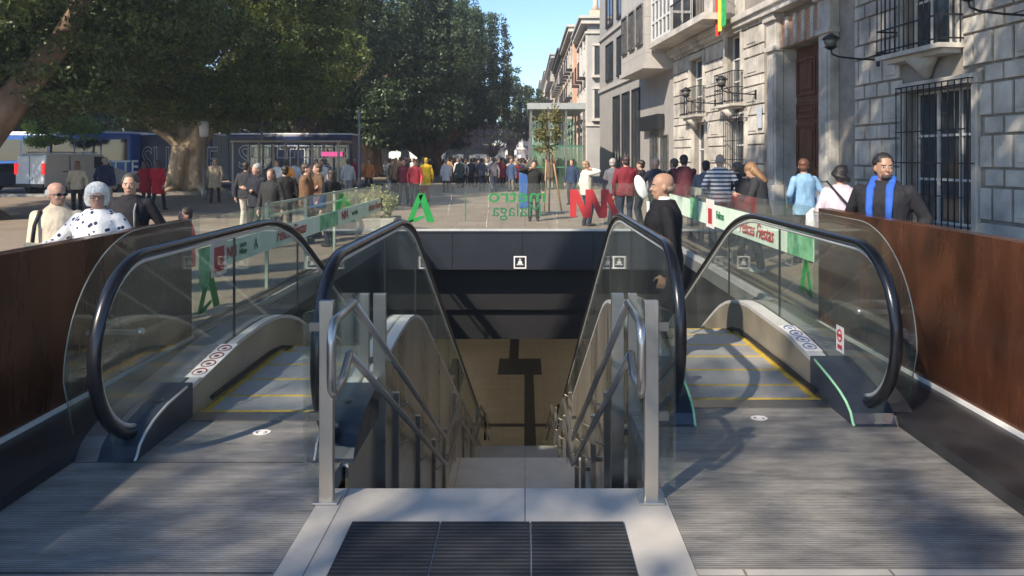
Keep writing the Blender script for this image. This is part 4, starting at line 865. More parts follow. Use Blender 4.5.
# forest of trunks further down
lob = lobes_ell(1.0, 0, 10.0, 5.6, 6.5, 7.2, 40, 1.9, 2.9, 21, 4.2)
ficus(X(430,72), 72, 'ficus with fanning pale limbs in the middle of the avenue', lob, 130000, .30, L_blue, 14, [(-4,0,6,.45),(-2,-1,6.5,.45),(.3,-1,7,.45),(2.5,0,6.5,.45),(4,0,6,.4),(-5.5,0,5,.35),(3,-2,5,.35)], M_barkd, 8, 1.3, fork=1.6, thr=.1, vox=.1)
lob = lobes_ell(0, 0, 8.4, 4.8, 4.8, 4.6, 26, 1.4, 2.2, 31, 4.0)
ficus(X(511,110), 110, 'rounded tree closing the avenue beside the sky gap', lob, 50000, .40, L_blue, 15, [(-2,0,6,.4),(2,0,6,.4),(0,0,7,.4)], M_barkd, 0, .6, fork=3, thr=.08, vox=.12)
lob = lobes_ell(0, 0, 8.0, 6.5, 6.0, 5.6, 30, 1.9, 2.8, 41, 2.6)
T9 = ficus(X(372,66), 66, 'dark ficus between the kiosk tree and the fanning ficus', lob, 60000, .42, L_blue, 16, [(-3,0,5.5,.5),(2.5,0,6,.5),(0,-1,7,.4),(-1.5,-1,5,.4)], M_barkd, 5, 1.0, fork=2.4, thr=.08, vox=.12)
bpy.context.view_layer.update()
BG = 'dark trees beyond the buses'
for i, (x, y, sx_, l) in enumerate(((-36,62,1.0,'dark tree beyond the road at the far left'), (-27,66,1.1,'dark tree beyond the road behind the blue bus'), (-19,70,1.15,'dark tree beyond the road behind the twisted trunk'), (-44,52,1.1,'dark tree beyond the road left of the picture'), (-12,88,1.1,'dark tree far along the left side of the avenue'), (-24,92,1.3,'tall dark tree far behind the buses'), (-26,125,1.3,'dark tree at the far end left of the avenue'), (-17,142,1.15,'dark tree at the far end beside the distant grey block'), (-50,75,1.4,'tall dark tree beyond the road at the far left'))):
    c = clone(T9, None, (x, y, 0), i*1.3, l, BG); c.scale = (sx_, sx_, sx_*(.9+.1*(i%3)))
for i, (px, d, q) in enumerate(((338,190,1.5),(360,205,1.6),(384,196,1.6),(405,215,1.7),(428,200,1.5),(449,210,1.4),(466,225,1.2))):
    c = clone(T9, None, (X(px,d), d, 0), i*1.7, 'one of the distant dark trees that close the left side of the avenue', 'distant trees closing the avenue'); c.scale = (q, q, q*.85)
# bright bush and tree far left
def shrub(name, x, y, lobes, n, size, m, seed, label, cat='bush', trunk=None, thr=.05, z=0):
    root = empty(name, (x,y,z), 0, label, cat); leaves('foliage', lobes, n, size, m, seed, root, thr=thr)
    if trunk: mb = MB(); [mb.tube(p, r, 7) for p, r in trunk]; mb.build('stem', M_barkd, root)
    return root
shrub('small_tree', X(50,40), 40, [(.2,0,3.3,1.0,.8),(-.6,0,2.7,.6,.45),(1.1,.2,3.6,.9,.6),(2.1,0,3.2,.6,.4),(-.9,0,3.5,.5,.4)], 9000, .16, L_bright, 51, 'bright green sunlit small tree above the white van', 'tree', [([(0,0,0),(0,0,1.5),(.1,0,3)],[.12,.09,.04])])
# yellow-green plants in a planter by the banner
pl = empty('planter', (X(363,16.9), 16.9, 0), 0, 'low planter with yellowish green grasses behind the left glass', 'planter')
m = MB(); m.box(-.8,.8,-.5,.5,.0,.35); m.build('box', M_kerb, pl, .02); leaves('plants', [(-.3,0,.6,.42,.28),(.3,0,.65,.42,.3)], 3600, .10, leafmat('grass_leaf', (.15,.17,.06), (.36,.37,.18), .3), 52, pl, -1.2)
# staked young tree
yt = empty('young_tree', (X(549,23), 23, 0), 0, 'slender young tree tied to leaning wooden stakes in front of the green pavilion', 'tree')
m = MB(); m.tube([(0,0,0),(.02,0,1.5),(-.05,0,2.9)], [.03,.025,.012], 7); m.build('trunk', M_barkd, yt)
leaves('crown', [(-.05,0,2.6,.42,.5),(-.2,0,2.1,.35,.3),(.15,0,3.0,.25,.3)], 1500, .12, L_olive, 53, yt, thr=.2)
for k in (-1,1): m = MB(); m.tube([(.28*k+.12,.1*k,0),(.06*k,0,2.1)], .028, 7); m.build('stake', mat('stake_wood', (.36,.22,.12), .7), yt)
m = MB(); m.box(-.35,.6,-.25,.25,.004,.03); m.build('grate', M_steel_d, yt)
# pale lilac leafless tree
rg = random.Random(9); lt = empty('small_tree', (X(493,66), 66, 0), 0, 'pale lilac nearly bare tree above the crowd', 'tree'); m = MB(); m.tube([(0,0,0),(0,0,1.8)], [.13,.1], 7)
for i in range(46):
    a = rg.uniform(0,2*PI); q = rg.uniform(.5,2.6); m.tube([(0,0,1.7),(math.cos(a)*q*.45,math.sin(a)*q*.45,1.9+rg.uniform(.4,1.2)),(math.cos(a)*q,math.sin(a)*q,2.4+rg.uniform(.2,1.9))], [.05,.03,.01], 5)
m.build('trunk', mat('pale_bark', (.3,.25,.25), .8), lt); leaves('crown', [(0,0,3.3,2.5,1.2)], 2600, .16, L_lilac, 54, lt)

# trees outside the frame that throw the dappled shade
TX = []
for i, (cx, cy, cz, rx, ry, rz, k, nn, l, tx, ty) in enumerate((
    (-8.8,-8.6,9.5,5.5,5.5,2.6,20,17000,'broad ficus behind the viewer shading the landing',-9,-11),
    (2,6.5,11.5,6.8,8.5,2.2,38,110000,'broad ficus arching above the stairwell',-12,4.0),
    )):
    lb = [(a-tx,b-ty,c,d,e) for a,b,c,d,e in lobes_ell(cx,cy,cz,rx,ry,rz,k,1.3,2.1,60+i)]
    ficus(tx, ty, l, lb, nn, .26, L_dark, 70+i, [(cx-tx+1,cy-ty,cz-1.5,.4),((cx-tx)*.5-2,(cy-ty)*.5,cz-1.5,.4),((cx-tx)*.6,(cy-ty)*.5+2,cz-1,.4)], M_barkd, 0, .8, fork=4, thr=.25, vox=.14, group='big ficus trees')

# ------------------------------------------------------------------ buildings on the right
M_ashlar = mat('pale_limestone', (.33,.315,.29), .8, 0, .3, .9, .4, (.50,.475,.43), bscale=18, detail=9)
M_joint = mat('stone_back_joint', (.25,.23,.205), .85, 0, .25, 2)
M_iron = mat('wrought_iron', (.025,.027,.035), .5, .4, .2, 8)
M_wood = mat('door_wood', (.085,.035,.018), .5, 0, .35, 2, .2, (.13,.055,.028), stretch=(4,4,.5))
M_pane = mat('window_pane', (.04,.05,.06), .08, 0, .4, .6, spec=.9)
M_wframe = mat('window_white', (.55,.56,.56), .5)
M_brick = brick('orange_brick', (.45,.19,.09), (.36,.15,.08), (.4,.34,.28), .24, .07, .012, .8, .5, rot=(R(90),0,0))
M_grey = mat('grey_render', (.30,.29,.28), .7, 0, .12, 1.2, detail=8)
ANG = R(90)+math.atan(.097)
def fu(px, d0): d = 9.8/((px-CX)/F+.097); return (d-d0)/.995*1.0, d
def bld(name, d0, label): return empty(name, (9.8-.097*d0, d0, 0), ANG, label, 'building')
D0 = 9.0; pal = bld('stone_palace', D0, 'pale rusticated stone palace with iron balconies and a tall wooden door on the right'); U = lambda px: fu(px, D0)[0]
ULEN = (32.9-D0)/.995
# wall with openings: (u0,u1,z0,z1)
OP = [(U(975), U(907), .35, 3.1), (U(958), U(905), 3.95, 7.2), (U(826), U(783), 0, 4.95), (U(746), U(730), .4, 3.05), (U(742), U(727), 3.6, 6.0), (U(706), U(694), 0, 3.1), (U(704), U(691), 3.45, 5.7)]
def wallgrid(mb, u1, z1, ops, y0=-.45, y1=-.03, zz0=-.0, mi=0):
    us = sorted({0, u1}|{o[0] for o in ops}|{o[1] for o in ops}); zs_ = sorted({zz0, z1}|{o[2] for o in ops if o[2] > zz0}|{o[3] for o in ops})
    for i in range(len(us)-1):
        for j in range(len(zs_)-1):
            uc = (us[i]+us[i+1])/2; zc = (zs_[j]+zs_[j+1])/2
            if not any(o[0] < uc < o[1] and o[2] < zc < o[3] for o in ops): mb.box(us[i], us[i+1], y0, y1, zs_[j], zs_[j+1], mi)
mb = MB(); wallgrid(mb, ULEN, 16, OP); mb.box(.0,ULEN,-9,-.46,0,15.8); mb.build('wall', M_joint, pal)
# raised blocks
mb = MB(); rg = random.Random(2); z = .55; row = 0
mb.box(0, OP[0][0]-.0, -.03, .05, 0, .5); 
def clear(u0, u1, z0, z1): return not any(o[0]-.16 < u1 and o[1]+.16 > u0 and o[2]-.05 < z1 and o[3]+.18 > z0 for o in OP) and not (U(856) < u1 and U(764) > u0)
while z < 6.2:
    hgt = (.62, .34)[row % 2]; u = -.3*(row % 2)
    while u < ULEN:
        w = (.98, .5)[(row + int(u*3)) % 2]; a, b = u+.035, min(u+w, ULEN)-.035
        # split round openings
        segs = [(max(a,.02), b)]
        for q in OP+[(U(856), U(764), 0, 7)]:
            px_ = 0 if q[3] == 7 else .17
            if q[2]-.1 < z+hgt and q[3]+.2 > z:
                segs = [t for s0, s1 in segs for t in ((s0, min(s1, q[0]-px_)), (max(s0, q[1]+px_), s1)) if t[1]-t[0] > .1]
        for a, b in segs:
            e = rg.uniform(-.012,.012); mb.box(a, b, -.028, .035+e, z+.025, z+hgt-.025)
            if row % 2 == 0 and b-a > .5: mb.box(a+.09, b-.09, .033+e, .06+e, z+.11, z+hgt-.11)
        u += w
    z += hgt; row += 1
mb.box(0, ULEN, -.03, .07, 3.28, 3.42) if False else None
mb.build('rusticated_blocks', M_ashlar, pal, .012)
mb = MB()
for u0, u1, z0, z1 in OP:
    if z1 > 4.9 and u1-u0 > 2.4 and z0 == 0: continue
    t = .14; mb.box(u0-t, u0, -.028, .085, z0, z1); mb.box(u1, u1+t, -.028, .085, z0, z1); mb.box(u0-t-.05, u1+t+.05, -.028, .11, z1, z1+.2)
    mb.box(u0-.2,u1+.2,-.028,.14,z0-.12,z0) if z0 > 0 else None
mb.build('window_surrounds', M_ashlar, pal, .01)
mb = MB(); mb.box(-.1, ULEN, -.028, .30, 6.3, 6.5); mb.box(-.1, ULEN, -.028, .20, 6.12, 6.3)
mb.box(-.1, ULEN, -.028, .25, 12.3, 12.6); mb.build('cornice', M_ashlar, pal, .02)
# upper storey piers
mb = MB(); u = .5
while u < ULEN-1: mb.box(u, u+.7, -.028, .06, 6.5, 12.3); u += 3.1
mb.build('upper_piers', M_ashlar, pal)
for k, (u0, u1, z0, z1) in enumerate(OP):
    if k == 2: continue
    w = MB(); w.box(u0, u1, -.30, -.27, z0, z1); f = w.build('window', M_pane, pal)
    w = MB(); n = 2 if u1-u0 < 1.6 else 3
    for i in range(n+1): uu = u0+.03+(u1-u0-.06)*i/n; w.box(uu-.03, uu+.03, -.268, -.22, z0, z1)
    for zz in (z0+.03, z0+(z1-z0)*.33, z0+(z1-z0)*.66, z1-.03): w.box(u0+.06, u1-.06, -.265, -.225, zz-.025, zz+.025)
    w.build('frame', M_wframe, f)
    if z0 < 1 and k in (0, 3):                         # ironwork cage
        w = MB(); yy = .20; nb = int((u1-u0)/.17)
        for i in range(nb+1): uu = u0-.08+(u1-u0+.16)*i/nb; w.tube([(uu,yy,z0-.1),(uu,yy,z1+.1)], .014, 6)
        for zz in (z0-.08, z0+.6, z0+1.25, z0+1.9, z1+.0, z1+.1): w.box(u0-.1, u1+.1, yy-.012, yy+.012, zz-.012, zz+.012)
        for uu in (u0-.09, u1+.09):
            for zz in (z0-.08, z0+1.25, z1+.1): w.box(uu-.012, uu+.012, .0, yy, zz-.012, zz+.012)
            
        w.build('window_grille', M_iron, f)
    if z0 > 3:                                         # balcony
        b = MB(); o_ = .55 if k == 1 else .42
        b.box(u0-.22, u1+.22, .0, o_, z0-.13, z0-.04); b.box(u0-.1, u1+.1, .0, o_*.7, z0-.22, z0-.13); b.loft([((u0+u1)/2, .05, z0-.62, .06, .05), ((u0+u1)/2, .12, z0-.42, .2, .14), ((u0+u1)/2, .18, z0-.22, .42, .22)], 12); bb = b.build('balcony', M_ashlar, pal)
        b = MB(); H1 = z0+1.05 if k != 1 else z0+1.9; nb = int((u1-u0+.4)/.15)
        for i in range(nb+1): uu = u0-.2+(u1-u0+.4)*i/nb; b.tube([(uu,o_-.03,z0-.04),(uu,o_-.03,H1)], .012, 5)
        for yy in (0.1,.22,.34): 
            for uu in (u0-.2,u1+.2): b.tube([(uu,yy,z0-.04),(uu,yy,H1)], .012, 5)
        for zz in (z0+.05, z0+.5, H1): b.box(u0-.21, u1+.21, o_-.045, o_-.015, zz-.015, zz+.015); b.box(u0-.215,u0-.185,.0,o_-.046,zz-.015,zz+.015); b.box(u1+.185,u1+.215,.0,o_-.046,zz-.015,zz+.015)
        b.build('balcony_railing', M_iron, bb)
# portal
u0, u1 = OP[2][0], OP[2][1]
p = MB()
for a, b in ((u0-.62, u0-.02), (u1+.02, u1+.62)):
    p.box(a-.06, b+.06, -.028, .30, 0, .9); p.box(a, b, -.028, .22, .9, 4.9); p.box(a+.12, b-.12, .215, .26, 1.1, 4.7); p.box(a-.06, b+.06, -.028, .30, 4.9, 5.05); p.box(a-.02, b+.02, -.028, .24, 5.05, 5.8); p.box(a-.1, b+.1, -.028, .34, 5.8, 6.0)
p.box(u0-.8, u1+.8, -.028, .42, 6.0, 6.11)
for q in (.02, .14): p.box(u0+q-.02, u0+q+.05, -.40, .02-q*.6, 0, 4.95-q); 
p.build('portal_frame', M_ashlar, pal, .015)
p = MB(); p.box(u0, u1, -.028, .08, 4.96, 5.8)
po = p.build('lintel_bricks', M_brick, pal)
p = MB()
for i in range(6): uu = u0+(u1-u0)*i/5; p.box(uu-.09, uu+.09, .082, .14, 4.97, 5.8)
p.build('lintel_stones', M_ashlar, pal)
p = MB(); p.box(u0+.2, u1-.02, -.52, -.42, 0, 4.93); dr = p.build('wooden_door', M_wood, pal)
p = MB()
for a, b in ((u0+.26, (u0+u1)/2-.04), ((u0+u1)/2+.04, u1-.08)):
    for z0, z1 in ((.25,1.3),(1.45,2.7),(2.85,3.3),(3.5,4.6)):
        for (x0,x1,y0,y1) in ((a,b,z0,z0+.08),(a,b,z1-.08,z1),(a,a+.08,z0+.08,z1-.08),(b-.08,b,z0+.08,z1-.08)): p.box(x0,x1,-.418,-.36,y0,y1)
        p.box(a+.2,b-.2,-.418,-.38,z0+.18,z1-.18)
p.build('door_panels', M_wood, dr, .01)
# jamb far side deep reveal
p = MB(); p.box(u1-.001,u1+.02,-.45,-.03,0,4.95); p.build('door_reveal', M_ashlar, pal)
# glazed gallery on top balcony at far end
p = MB(); ga, gb = U(735), U(674); p.box(ga, gb, .08, 1.15, 6.52, 6.75); p.build('gallery_slab', M_ashlar, pal)
p = MB(); p.box(gb-2.9, gb-.1, .12, 1.0, 6.76, 11); gl = p.build('glazed_gallery', M_pane, pal); p = MB()
for i in range(6):
    uu = gb-2.9+i*.56; p.box(uu-.04, uu+.04, 1.0, 1.06, 6.76, 11)
for zz in (6.85, 7.6, 8.5, 9.6): p.box(gb-2.9, gb-.1, 1.0, 1.05, zz-.05, zz+.05)
for zz in (6.85, 7.6, 8.5, 9.6): p.box(gb-2.96, gb-2.9, .12, 1.0, zz-.05, zz+.05)
for yy in (.16,.55,.98): p.box(gb-2.97,gb-2.9,yy-.04,yy+.04,6.76,11)
p.build('gallery_frame', M_wframe, gl)
p = MB(); nb = int((gb-ga-3)/.16)
for i in range(nb): uu = ga+.1+i*.16; p.tube([(uu,1.1,6.75),(uu,1.1,7.75)], .014, 5)
p.box(ga, ga+.16*nb, 1.08, 1.12, 7.72, 7.78); p.build('balcony_railing', M_iron, pal)
def facade_pt(px, out, z): u, d = fu(px, D0); c, s_ = math.cos(ANG), math.sin(ANG); return (9.8-.097*D0+u*c-out*s_, D0+u*s_+out*c, z)
# wall lamps
for i, (px, dz, l) in enumerate(((880, 3.95, 'black wall lantern on a long arm right of the tall door'), (1034, 4.1, 'black wall lantern on a long arm at the top right corner'), (757, 3.75, 'black wall lantern on a long arm left of the tall door'), (717, 3.72, 'black wall lantern on a long arm nearest the shop sign'))):
    o = empty('wall_lantern', facade_pt(px, 0.03, dz), ANG, l, 'lantern', 'wall lanterns on the palace'); m = MB()
    m.box(-.05,.05,-.02,.03,-.15,.15); m.tube([(0,0,0),(0,.5,.02),(0,.95,.06),(0,1.12,.12),(0,1.15,.24)], .022, 7); m.tube([(0,0,.13),(0,.35,.03)], .012, 5); m.build('bracket', M_iron, o)
    m = MB(); m.loft([(0,1.15,.22,.06,.06),(0,1.15,.27,.13,.13),(0,1.15,.29,.16,.16)],6,p=2); m.loft([(0,1.15,.46,.21,.21),(0,1.15,.53,.14,.14),(0,1.15,.60,.03,.03)],6,p=2); m.build('lantern_cap', M_iron, o)
    m = MB(); m.loft([(0,1.15,.29,.11,.11),(0,1.15,.46,.17,.17)],6,p=2); m.build('lantern_glass', mat('lantern_glass', (.12,.12,.11), .2), o)
# flag
fl = empty('flag', (X(727,25.5), 25.5, 7.15), ANG, 'green, yellow and red flag hanging from the upper balcony', 'flag')
m = MB(); m.tube([(0,-.3,-.2),(0,.5,.35)], .02, 6); m.build('pole', M_wframe, fl)
for i, c in enumerate(((.03,.28,.08),(.65,.5,.08),(.55,.05,.04))):
    m = MB(); n = 8; m.strip([(-.45+.3*i+.3*j/n, .10+.05*math.sin((i*n+j)*.9)) for j in range(n+1)], [(-.45+.3*i+.3*j/n, .12+.05*math.sin((i*n+j)*.9)) for j in range(n+1)], -.95-.12*i, .25, axis='z'); 
    m.v = [(v[0], v[1]+.1, v[2]) for v in m.v]; m.build('flag_stripe', cloth(c), fl)
# plaque
m = MB(); m.box(-.16,.16,.0,.03,-.35,.35); o = m.build('wall_plaque', mat('pale_blue_plaque', (.42,.48,.55), .5)); o.location = facade_pt(762, .075, 3.0); o.rotation_euler = (0,0,ANG); tag(o, 'pale blue rectangular plaque on the stone left of the tall door', 'plaque')

def fwin(parent, u0, u1, z0, z1, y=0, fr=M_wframe, rail=False, mul=1):
    w = MB(); w.box(u0, u1, y-.02, y+.012, z0, z1); f = w.build('window', M_pane, parent)
    w = MB(); t = .07*mul; w.box(u0-t, u0, y-.02, y+.08, z0-t, z1+t); w.box(u1, u1+t, y-.02, y+.08, z0-t, z1+t); w.box(u0, u1, y-.02, y+.08, z1, z1+t); w.box(u0, u1, y-.02, y+.12, z0-t, z0); w.box((u0+u1)/2-.03, (u0+u1)/2+.03, y+.013, y+.05, z0, z1)
    w.build('frame', fr, f)
    if rail:
        w = MB(); w.box(u0-.3, u1+.3, y, y+.55, z0-.2, z0-.1)
        for i in range(6): uu = u0-.27+(u1-u0+.54)*i/5; w.box(uu-.012, uu+.012, y+.5, y+.53, z0-.1, z0+.9)
        w.box(u0-.3, u1+.3, y+.49, y+.54, z0+.88, z0+.94); w.build('balcony', M_iron, f)
# modern grey building with a bay
d2 = 33.0; B2 = bld('grey_modern_building', d2, 'grey modern building with a projecting bay and tall dark windows'); V = lambda px: (fu(px, 33.0)[0])
vl = (49.5-33)/.995
m = MB(); m.box(.0, vl, -9, 0, 0, 24); m.build('wall', M_grey, B2)
M_panelg = brick('pale_cladding_panels', (.42,.40,.37), (.39,.37,.35), (.22,.21,.2), 1.6, .8, .012, .6, 0, rot=(R(90),0,0), bump=.15, var=.12)
m = MB(); m.box(.05, 4.75, 0.0, 1.25, 5.9, 23); m.box(.05, 4.8, -.0, 1.35, 5.7, 5.9); bay = m.build('bay', M_panelg, B2)
for z0 in (6.9, 10.2, 13.5, 16.8):
    for u0 in (.45, 1.95, 3.45): fwin(bay, u0, u0+.95, z0, z0+1.7, 1.252, M_steel_d)
for u0, u1 in ((V(640), V(633)), (V(629.5), V(623)), (V(620), V(614))): fwin(B2, u0, u1, .4, 5.35, .0, M_black)
for u0, u1, z1 in ((.7,1.7,2.7), (2.4,3.6,2.9)): fwin(B2, u0, u1, .2, z1, .0, M_steel_d)
for z0 in (6.6, 10, 13.4, 16.8):
    for u0 in (6.2, 9.2, 12.4): fwin(B2, u0, u0+1.9, z0, z0+2.2, .0, M_black)
for i, z0 in enumerate((6.0, 9.4, 12.8, 16.2)): m = MB(); m.box(4.9, vl-.02, .0, .12, z0, z0+.22); m.build('string_course', M_panelg, B2)
m = MB(); m.box(V(665), V(646), .05, .35, 3.05, 3.75); o = m.build('shop_sign', M_black); o.location = B2.location; o.rotation_euler = B2.rotation_euler; tag(o, 'black rectangular shop sign on the grey modern building', 'sign')
# older buildings further on, each projecting to the same street line
def box_building(xf, xb, y0, y1, zt, c, label, winc=True, cor=None, nst=3, seed=1, c2=None, balc=True, base='old'):
    root = empty('street_building', (xf, y0, 0), R(90), label, 'building'); L = y1-y0; Wd = xb-xf
    mm = mat('render_%d' % seed, c, .75, 0, .14, .8, .1, c2, detail=8); m = MB(); m.box(0, L, -Wd, 0, 0, zt); m.build('wall', mm, root)
    mc = cor or M_ashlar; m = MB(); m.box(-.35, L+.0, -Wd, .45, zt-.45, zt-.1); m.box(-.5, L, -Wd, .6, zt-.1, zt+.08); m.box(-.12,L,-Wd,.15,zt-1.1,zt-.95); m.box(-.1,L,-Wd,.12,3.9,4.1)
    m.build('cornice', mc, root); rg = random.Random(seed); sh = (zt-1.2-4.2)/nst; nw = max(2, int(L/2.6))
    for s in range(nst):
        for k in range(nw): u = (k+.5)*L/nw; z0 = 4.5+s*sh; fwin(root, u-.45, u+.45, z0, z0+sh*.68, .0, M_wframe if seed % 2 else M_ashlar, rail=balc, mul=1.6)
    for k in range(nw): u = (k+.5)*L/nw; fwin(root, u-.7, u+.7, .2, 3.3, .0, M_steel_d)
    m = MB(); 
    for k in range(nw+1): u = k*L/nw; m.box(max(0,u-.15), min(L,u+.15), 0, .1, 0, zt-1.1)
    m.build('pilasters', mc, root)
    for s in range(nst):
        z0 = 4.5+s*sh; w = MB(); w.box(-.04,.0,-1.15,-.5,z0,z0+sh*.62); f = w.build('window', M_pane, root)
        w = MB(); w.box(-.09,.0,-1.27,-1.151,z0-.1,z0+sh*.62+.1); w.box(-.09,.0,-.499,-.38,z0-.1,z0+sh*.62+.1); w.box(-.14,.0,-1.3,-.35,z0+sh*.62+.101,z0+sh*.62+.25); w.box(-.35,.0,-1.35,-.3,z0-.25,z0-.101); w.build('frame', mc, f)
    return root
M_cream = mat('cream_trim', (.55,.48,.38), .7, 0, .1, 2)
b3 = box_building(4.3, 13, 51.2, 60, 11.4, (.36,.36,.36), 'white trimmed corner building with a statue on its roof', seed=3, nst=2, cor=mat('white_trim', (.52,.50,.46), .7, 0, .1, 2))
m = MB(); m.box(.3,1.2,-1.1,-.2,11.48,12.0); m.loft([(.75,-.65,12.0,.3,.3),(.75,-.65,12.5,.18,.18),(.75,-.65,13.0,.22,.2),(.75,-.65,13.4,.08,.08),(.75,-.65,13.6,.12,.12),(.75,-.65,13.8,.03,.03)],12); m.build('roof_statue', M_cream, b3)
m = MB(); m.box(-.01,.0,-.9,-.3,0,1) if False else m.box(.2,8,-1.2,-1.0,11.48,12.3); m.build('roof_parapet', M_cream, b3)
box_building(3.95, 13, 60.2, 74, 12.4, (.55,.27,.18), 'pinkish building with balconies behind the statue building', seed=4, c2=(.62,.34,.22))
box_building(3.8, 13, 74.2, 92, 12.6, (.58,.42,.22), 'cream building with dark eaves further down the street', seed=5, c2=(.64,.50,.30), cor=mat('dark_eaves', (.12,.10,.09), .7))
box_building(3.65, 14, 92.2, 116, 14.6, (.62,.38,.18), 'ochre building with round corner further down the street', seed=6, c2=(.62,.48,.33), nst=4)
box_building(3.5, 14, 116.2, 150, 15.4, (.60,.30,.19), 'salmon building near the end of the row', seed=7, nst=4, balc=False)
box_building(3.5, 18, 150.2, 200, 17.5, (.5,.42,.36), 'last beige building of the row', seed=8, nst=4, balc=False)
# end of the avenue
def far_block(px0, px1, d, y_top, c, seed, label):
    x0, x1 = X(px0,d), X(px1,d); root = empty('distant_building', ((x0+x1)/2, d, 0), 0, label, 'building'); w = (x1-x0)/2; zt = Z(y_top, d); m = MB(); m.box(-w,w,0,18,0,zt); m.build('wall', mat('far_render_%d' % seed, c, .8, 0, .08, .2), root)
    n = max(2, min(12, int(w*2/4))); s = int(zt/3.4)
    for i in range(n):
        for j in range(s): xx = -w+(i+.5)*2*w/n; m = MB(); m.box(xx-.8, xx+.8, -.05, .02, 1.2+j*3.4, 2.8+j*3.4); m.build('window', M_pane, root)
    m = MB(); m.box(-w-.3,w+.3,-.3,18.3,zt,zt+.5); m.build('roof_edge', M_cream, root)
far_block(505, 517, 260, 112, (.62,.62,.60), 1, 'distant white block at the end of the avenue')
far_block(517, 529, 270, 118, (.50,.40,.34), 2, 'distant brownish block at the end of the avenue')
far_block(529, 556, 300, 104, (.55,.52,.48), 3, 'distant beige block behind the green pavilion')
far_block(440, 505, 280, 146, (.12,.12,.12), 4, 'distant grey block behind the crowd')
far_block(-10, 60, 95, 112, (.40,.46,.55), 5, 'bluish building beyond the road at the left edge')
far_block(60, 330, 120, 118, (.10,.10,.11), 6, 'dark long building behind the trees and buses')
# monument
mo = empty('monument', (X(521,150), 150, 0), 0, 'slim white monument column at the end of the plaza', 'monument'); m = MB(); m.loft([(0,0,0,3,3),(0,0,1.5,2.6,2.6),(0,0,1.6,1,1),(0,0,3.2,.8,.8),(0,0,3.5,1.3,1.3),(0,0,3.9,.5,.5),(0,0,7,.35,.35),(0,0,7.4,.9,.9),(0,0,7.8,.3,.3),(0,0,9.6,.25,.25),(0,0,10.4,.05,.05)],14); m.build('column', M_white, mo)

# ------------------------------------------------------------------ green glass pavilion
pv = empty('glass_pavilion', (X(531,40), 40, 0), 0, 'steel framed pavilion with green glass walls left of the buildings', 'pavilion'); W = X(584,40)-X(531,40); DD = 7; ZT = Z(101,40)
m = MB(); m.box(-.2,W+.1,-.2,DD,ZT-.45,ZT-.12); m.build('roof', mat('pavilion_roof', (.35,.38,.38), .5, .3), pv)
for x in (0, W*.33, W*.66, W):
    for y in (0, DD*.5, DD-.2): m = MB(); m.box(x-.06,x+.06,y-.06,y+.06,0,ZT-.45); m.build('post', M_steel_d, pv)
mg = glass('green_pavilion_glass', (.62,.78,.70), .10)
m = MB(); m.box(.07,W-.07,-.015,.0,.1,2.3); m.build('glass_wall', mg, pv); m = MB(); m.box(-.015,0,.07,DD-.3,.1,ZT-.6); m.build('glass_wall', glass('pale_green_glass', (.65,.85,.75), .08), pv)
m = MB(); m.box(.07,W-.07,DD-.2,DD-.18,.1,ZT-.6); m.build('glass_wall', mg, pv)
for z_ in (2.35, 1.2): m = MB(); m.box(-.03,W,-.05,.0+.03,z_-.04,z_+.04); m.build('transom', mat('green_frame', (.04,.15,.10), .5), pv)

# ------------------------------------------------------------------ glass kiosk with displays
ki = empty('glass_kiosk', (X(240,33), 33, 0), 0, 'long glass shelter with a flat roof and framed displays', 'kiosk'); W = X(343,33)-X(240,33)
m = MB(); m.box(-.1,W+.15,-.9,1.2,2.36,2.48); m.build('roof', M_steel_d, ki, .02)
for i in range(5):
    for y in (-.8, 1.0): m = MB(); m.box(W*i/4-.04,W*i/4+.04,y-.04,y+.04,0,2.36); m.build('post', M_steel_d, ki)
m = MB(); m.box(0,W,1.05,1.07,.2,2.3); m.build('back_glass', M_glass, ki)
for i in range(4):
    m = MB(); x0 = W*i/4+.15; x1 = W*(i+1)/4-.15
    for a in ((x0,x1,1.7,1.74),(x0,x1,2.16,2.2),(x0,x0+.04,1.74,2.16),(x1-.04,x1,1.74,2.16)): m.box(a[0],a[1],.95,1.0,a[2],a[3])
    m.build('display_frame', mat('pale_frame', (.4,.4,.38), .5), ki)
m = MB(); m.box(W*.74,W*.95,.8,.86,1.78,1.98); m.build('illuminated_panel', emis('pink_blue_display', (.9,.12,.35), .5), ki)
# ------------------------------------------------------------------ street furniture
def pole(px, d, zt, label, lantern=True):
    o = empty('street_lamp', (X(px,d), d, 0), 0, label, 'street lamp', 'street lamps'); m = MB(); m.tube([(0,0,0),(0,0,.4),(0,0,.45),(0,0,zt)], [.12,.12,.06,.05], 10); m.build('pole', mat('lamp_grey', (.28,.27,.26), .5, .4), o)
    if lantern: m = MB(); m.loft([(0,0,zt-.75,.10,.10),(0,0,zt-.7,.17,.17),(0,0,zt-.2,.2,.2),(0,0,zt-.1,.12,.12)],8); m.build('lantern', M_white, o)
pole(204, 30, 3.3, 'grey street lamp with a white lantern right of the twisted trunk')
pole(262, 36, 3.6, 'bare grey pole rising behind the glass kiosk', False)
pole(359, 40, 4.4, 'grey pole under the dark trees right of the kiosk', False)
sgn = empty('yield_sign', (X(84,36), 36, 0), 0, 'thin pole with a small white give way triangle by the blue bus', 'sign'); m = MB(); m.tube([(0,0,0),(0,0,2.6)], .03, 7); m.build('pole', M_steel_d, sgn)
m = MB(); m.prism([(-.0,2.05),(.34,2.05),(.17,1.72)], -.06, -.04, 'y'); m.build('plate', M_white, sgn)
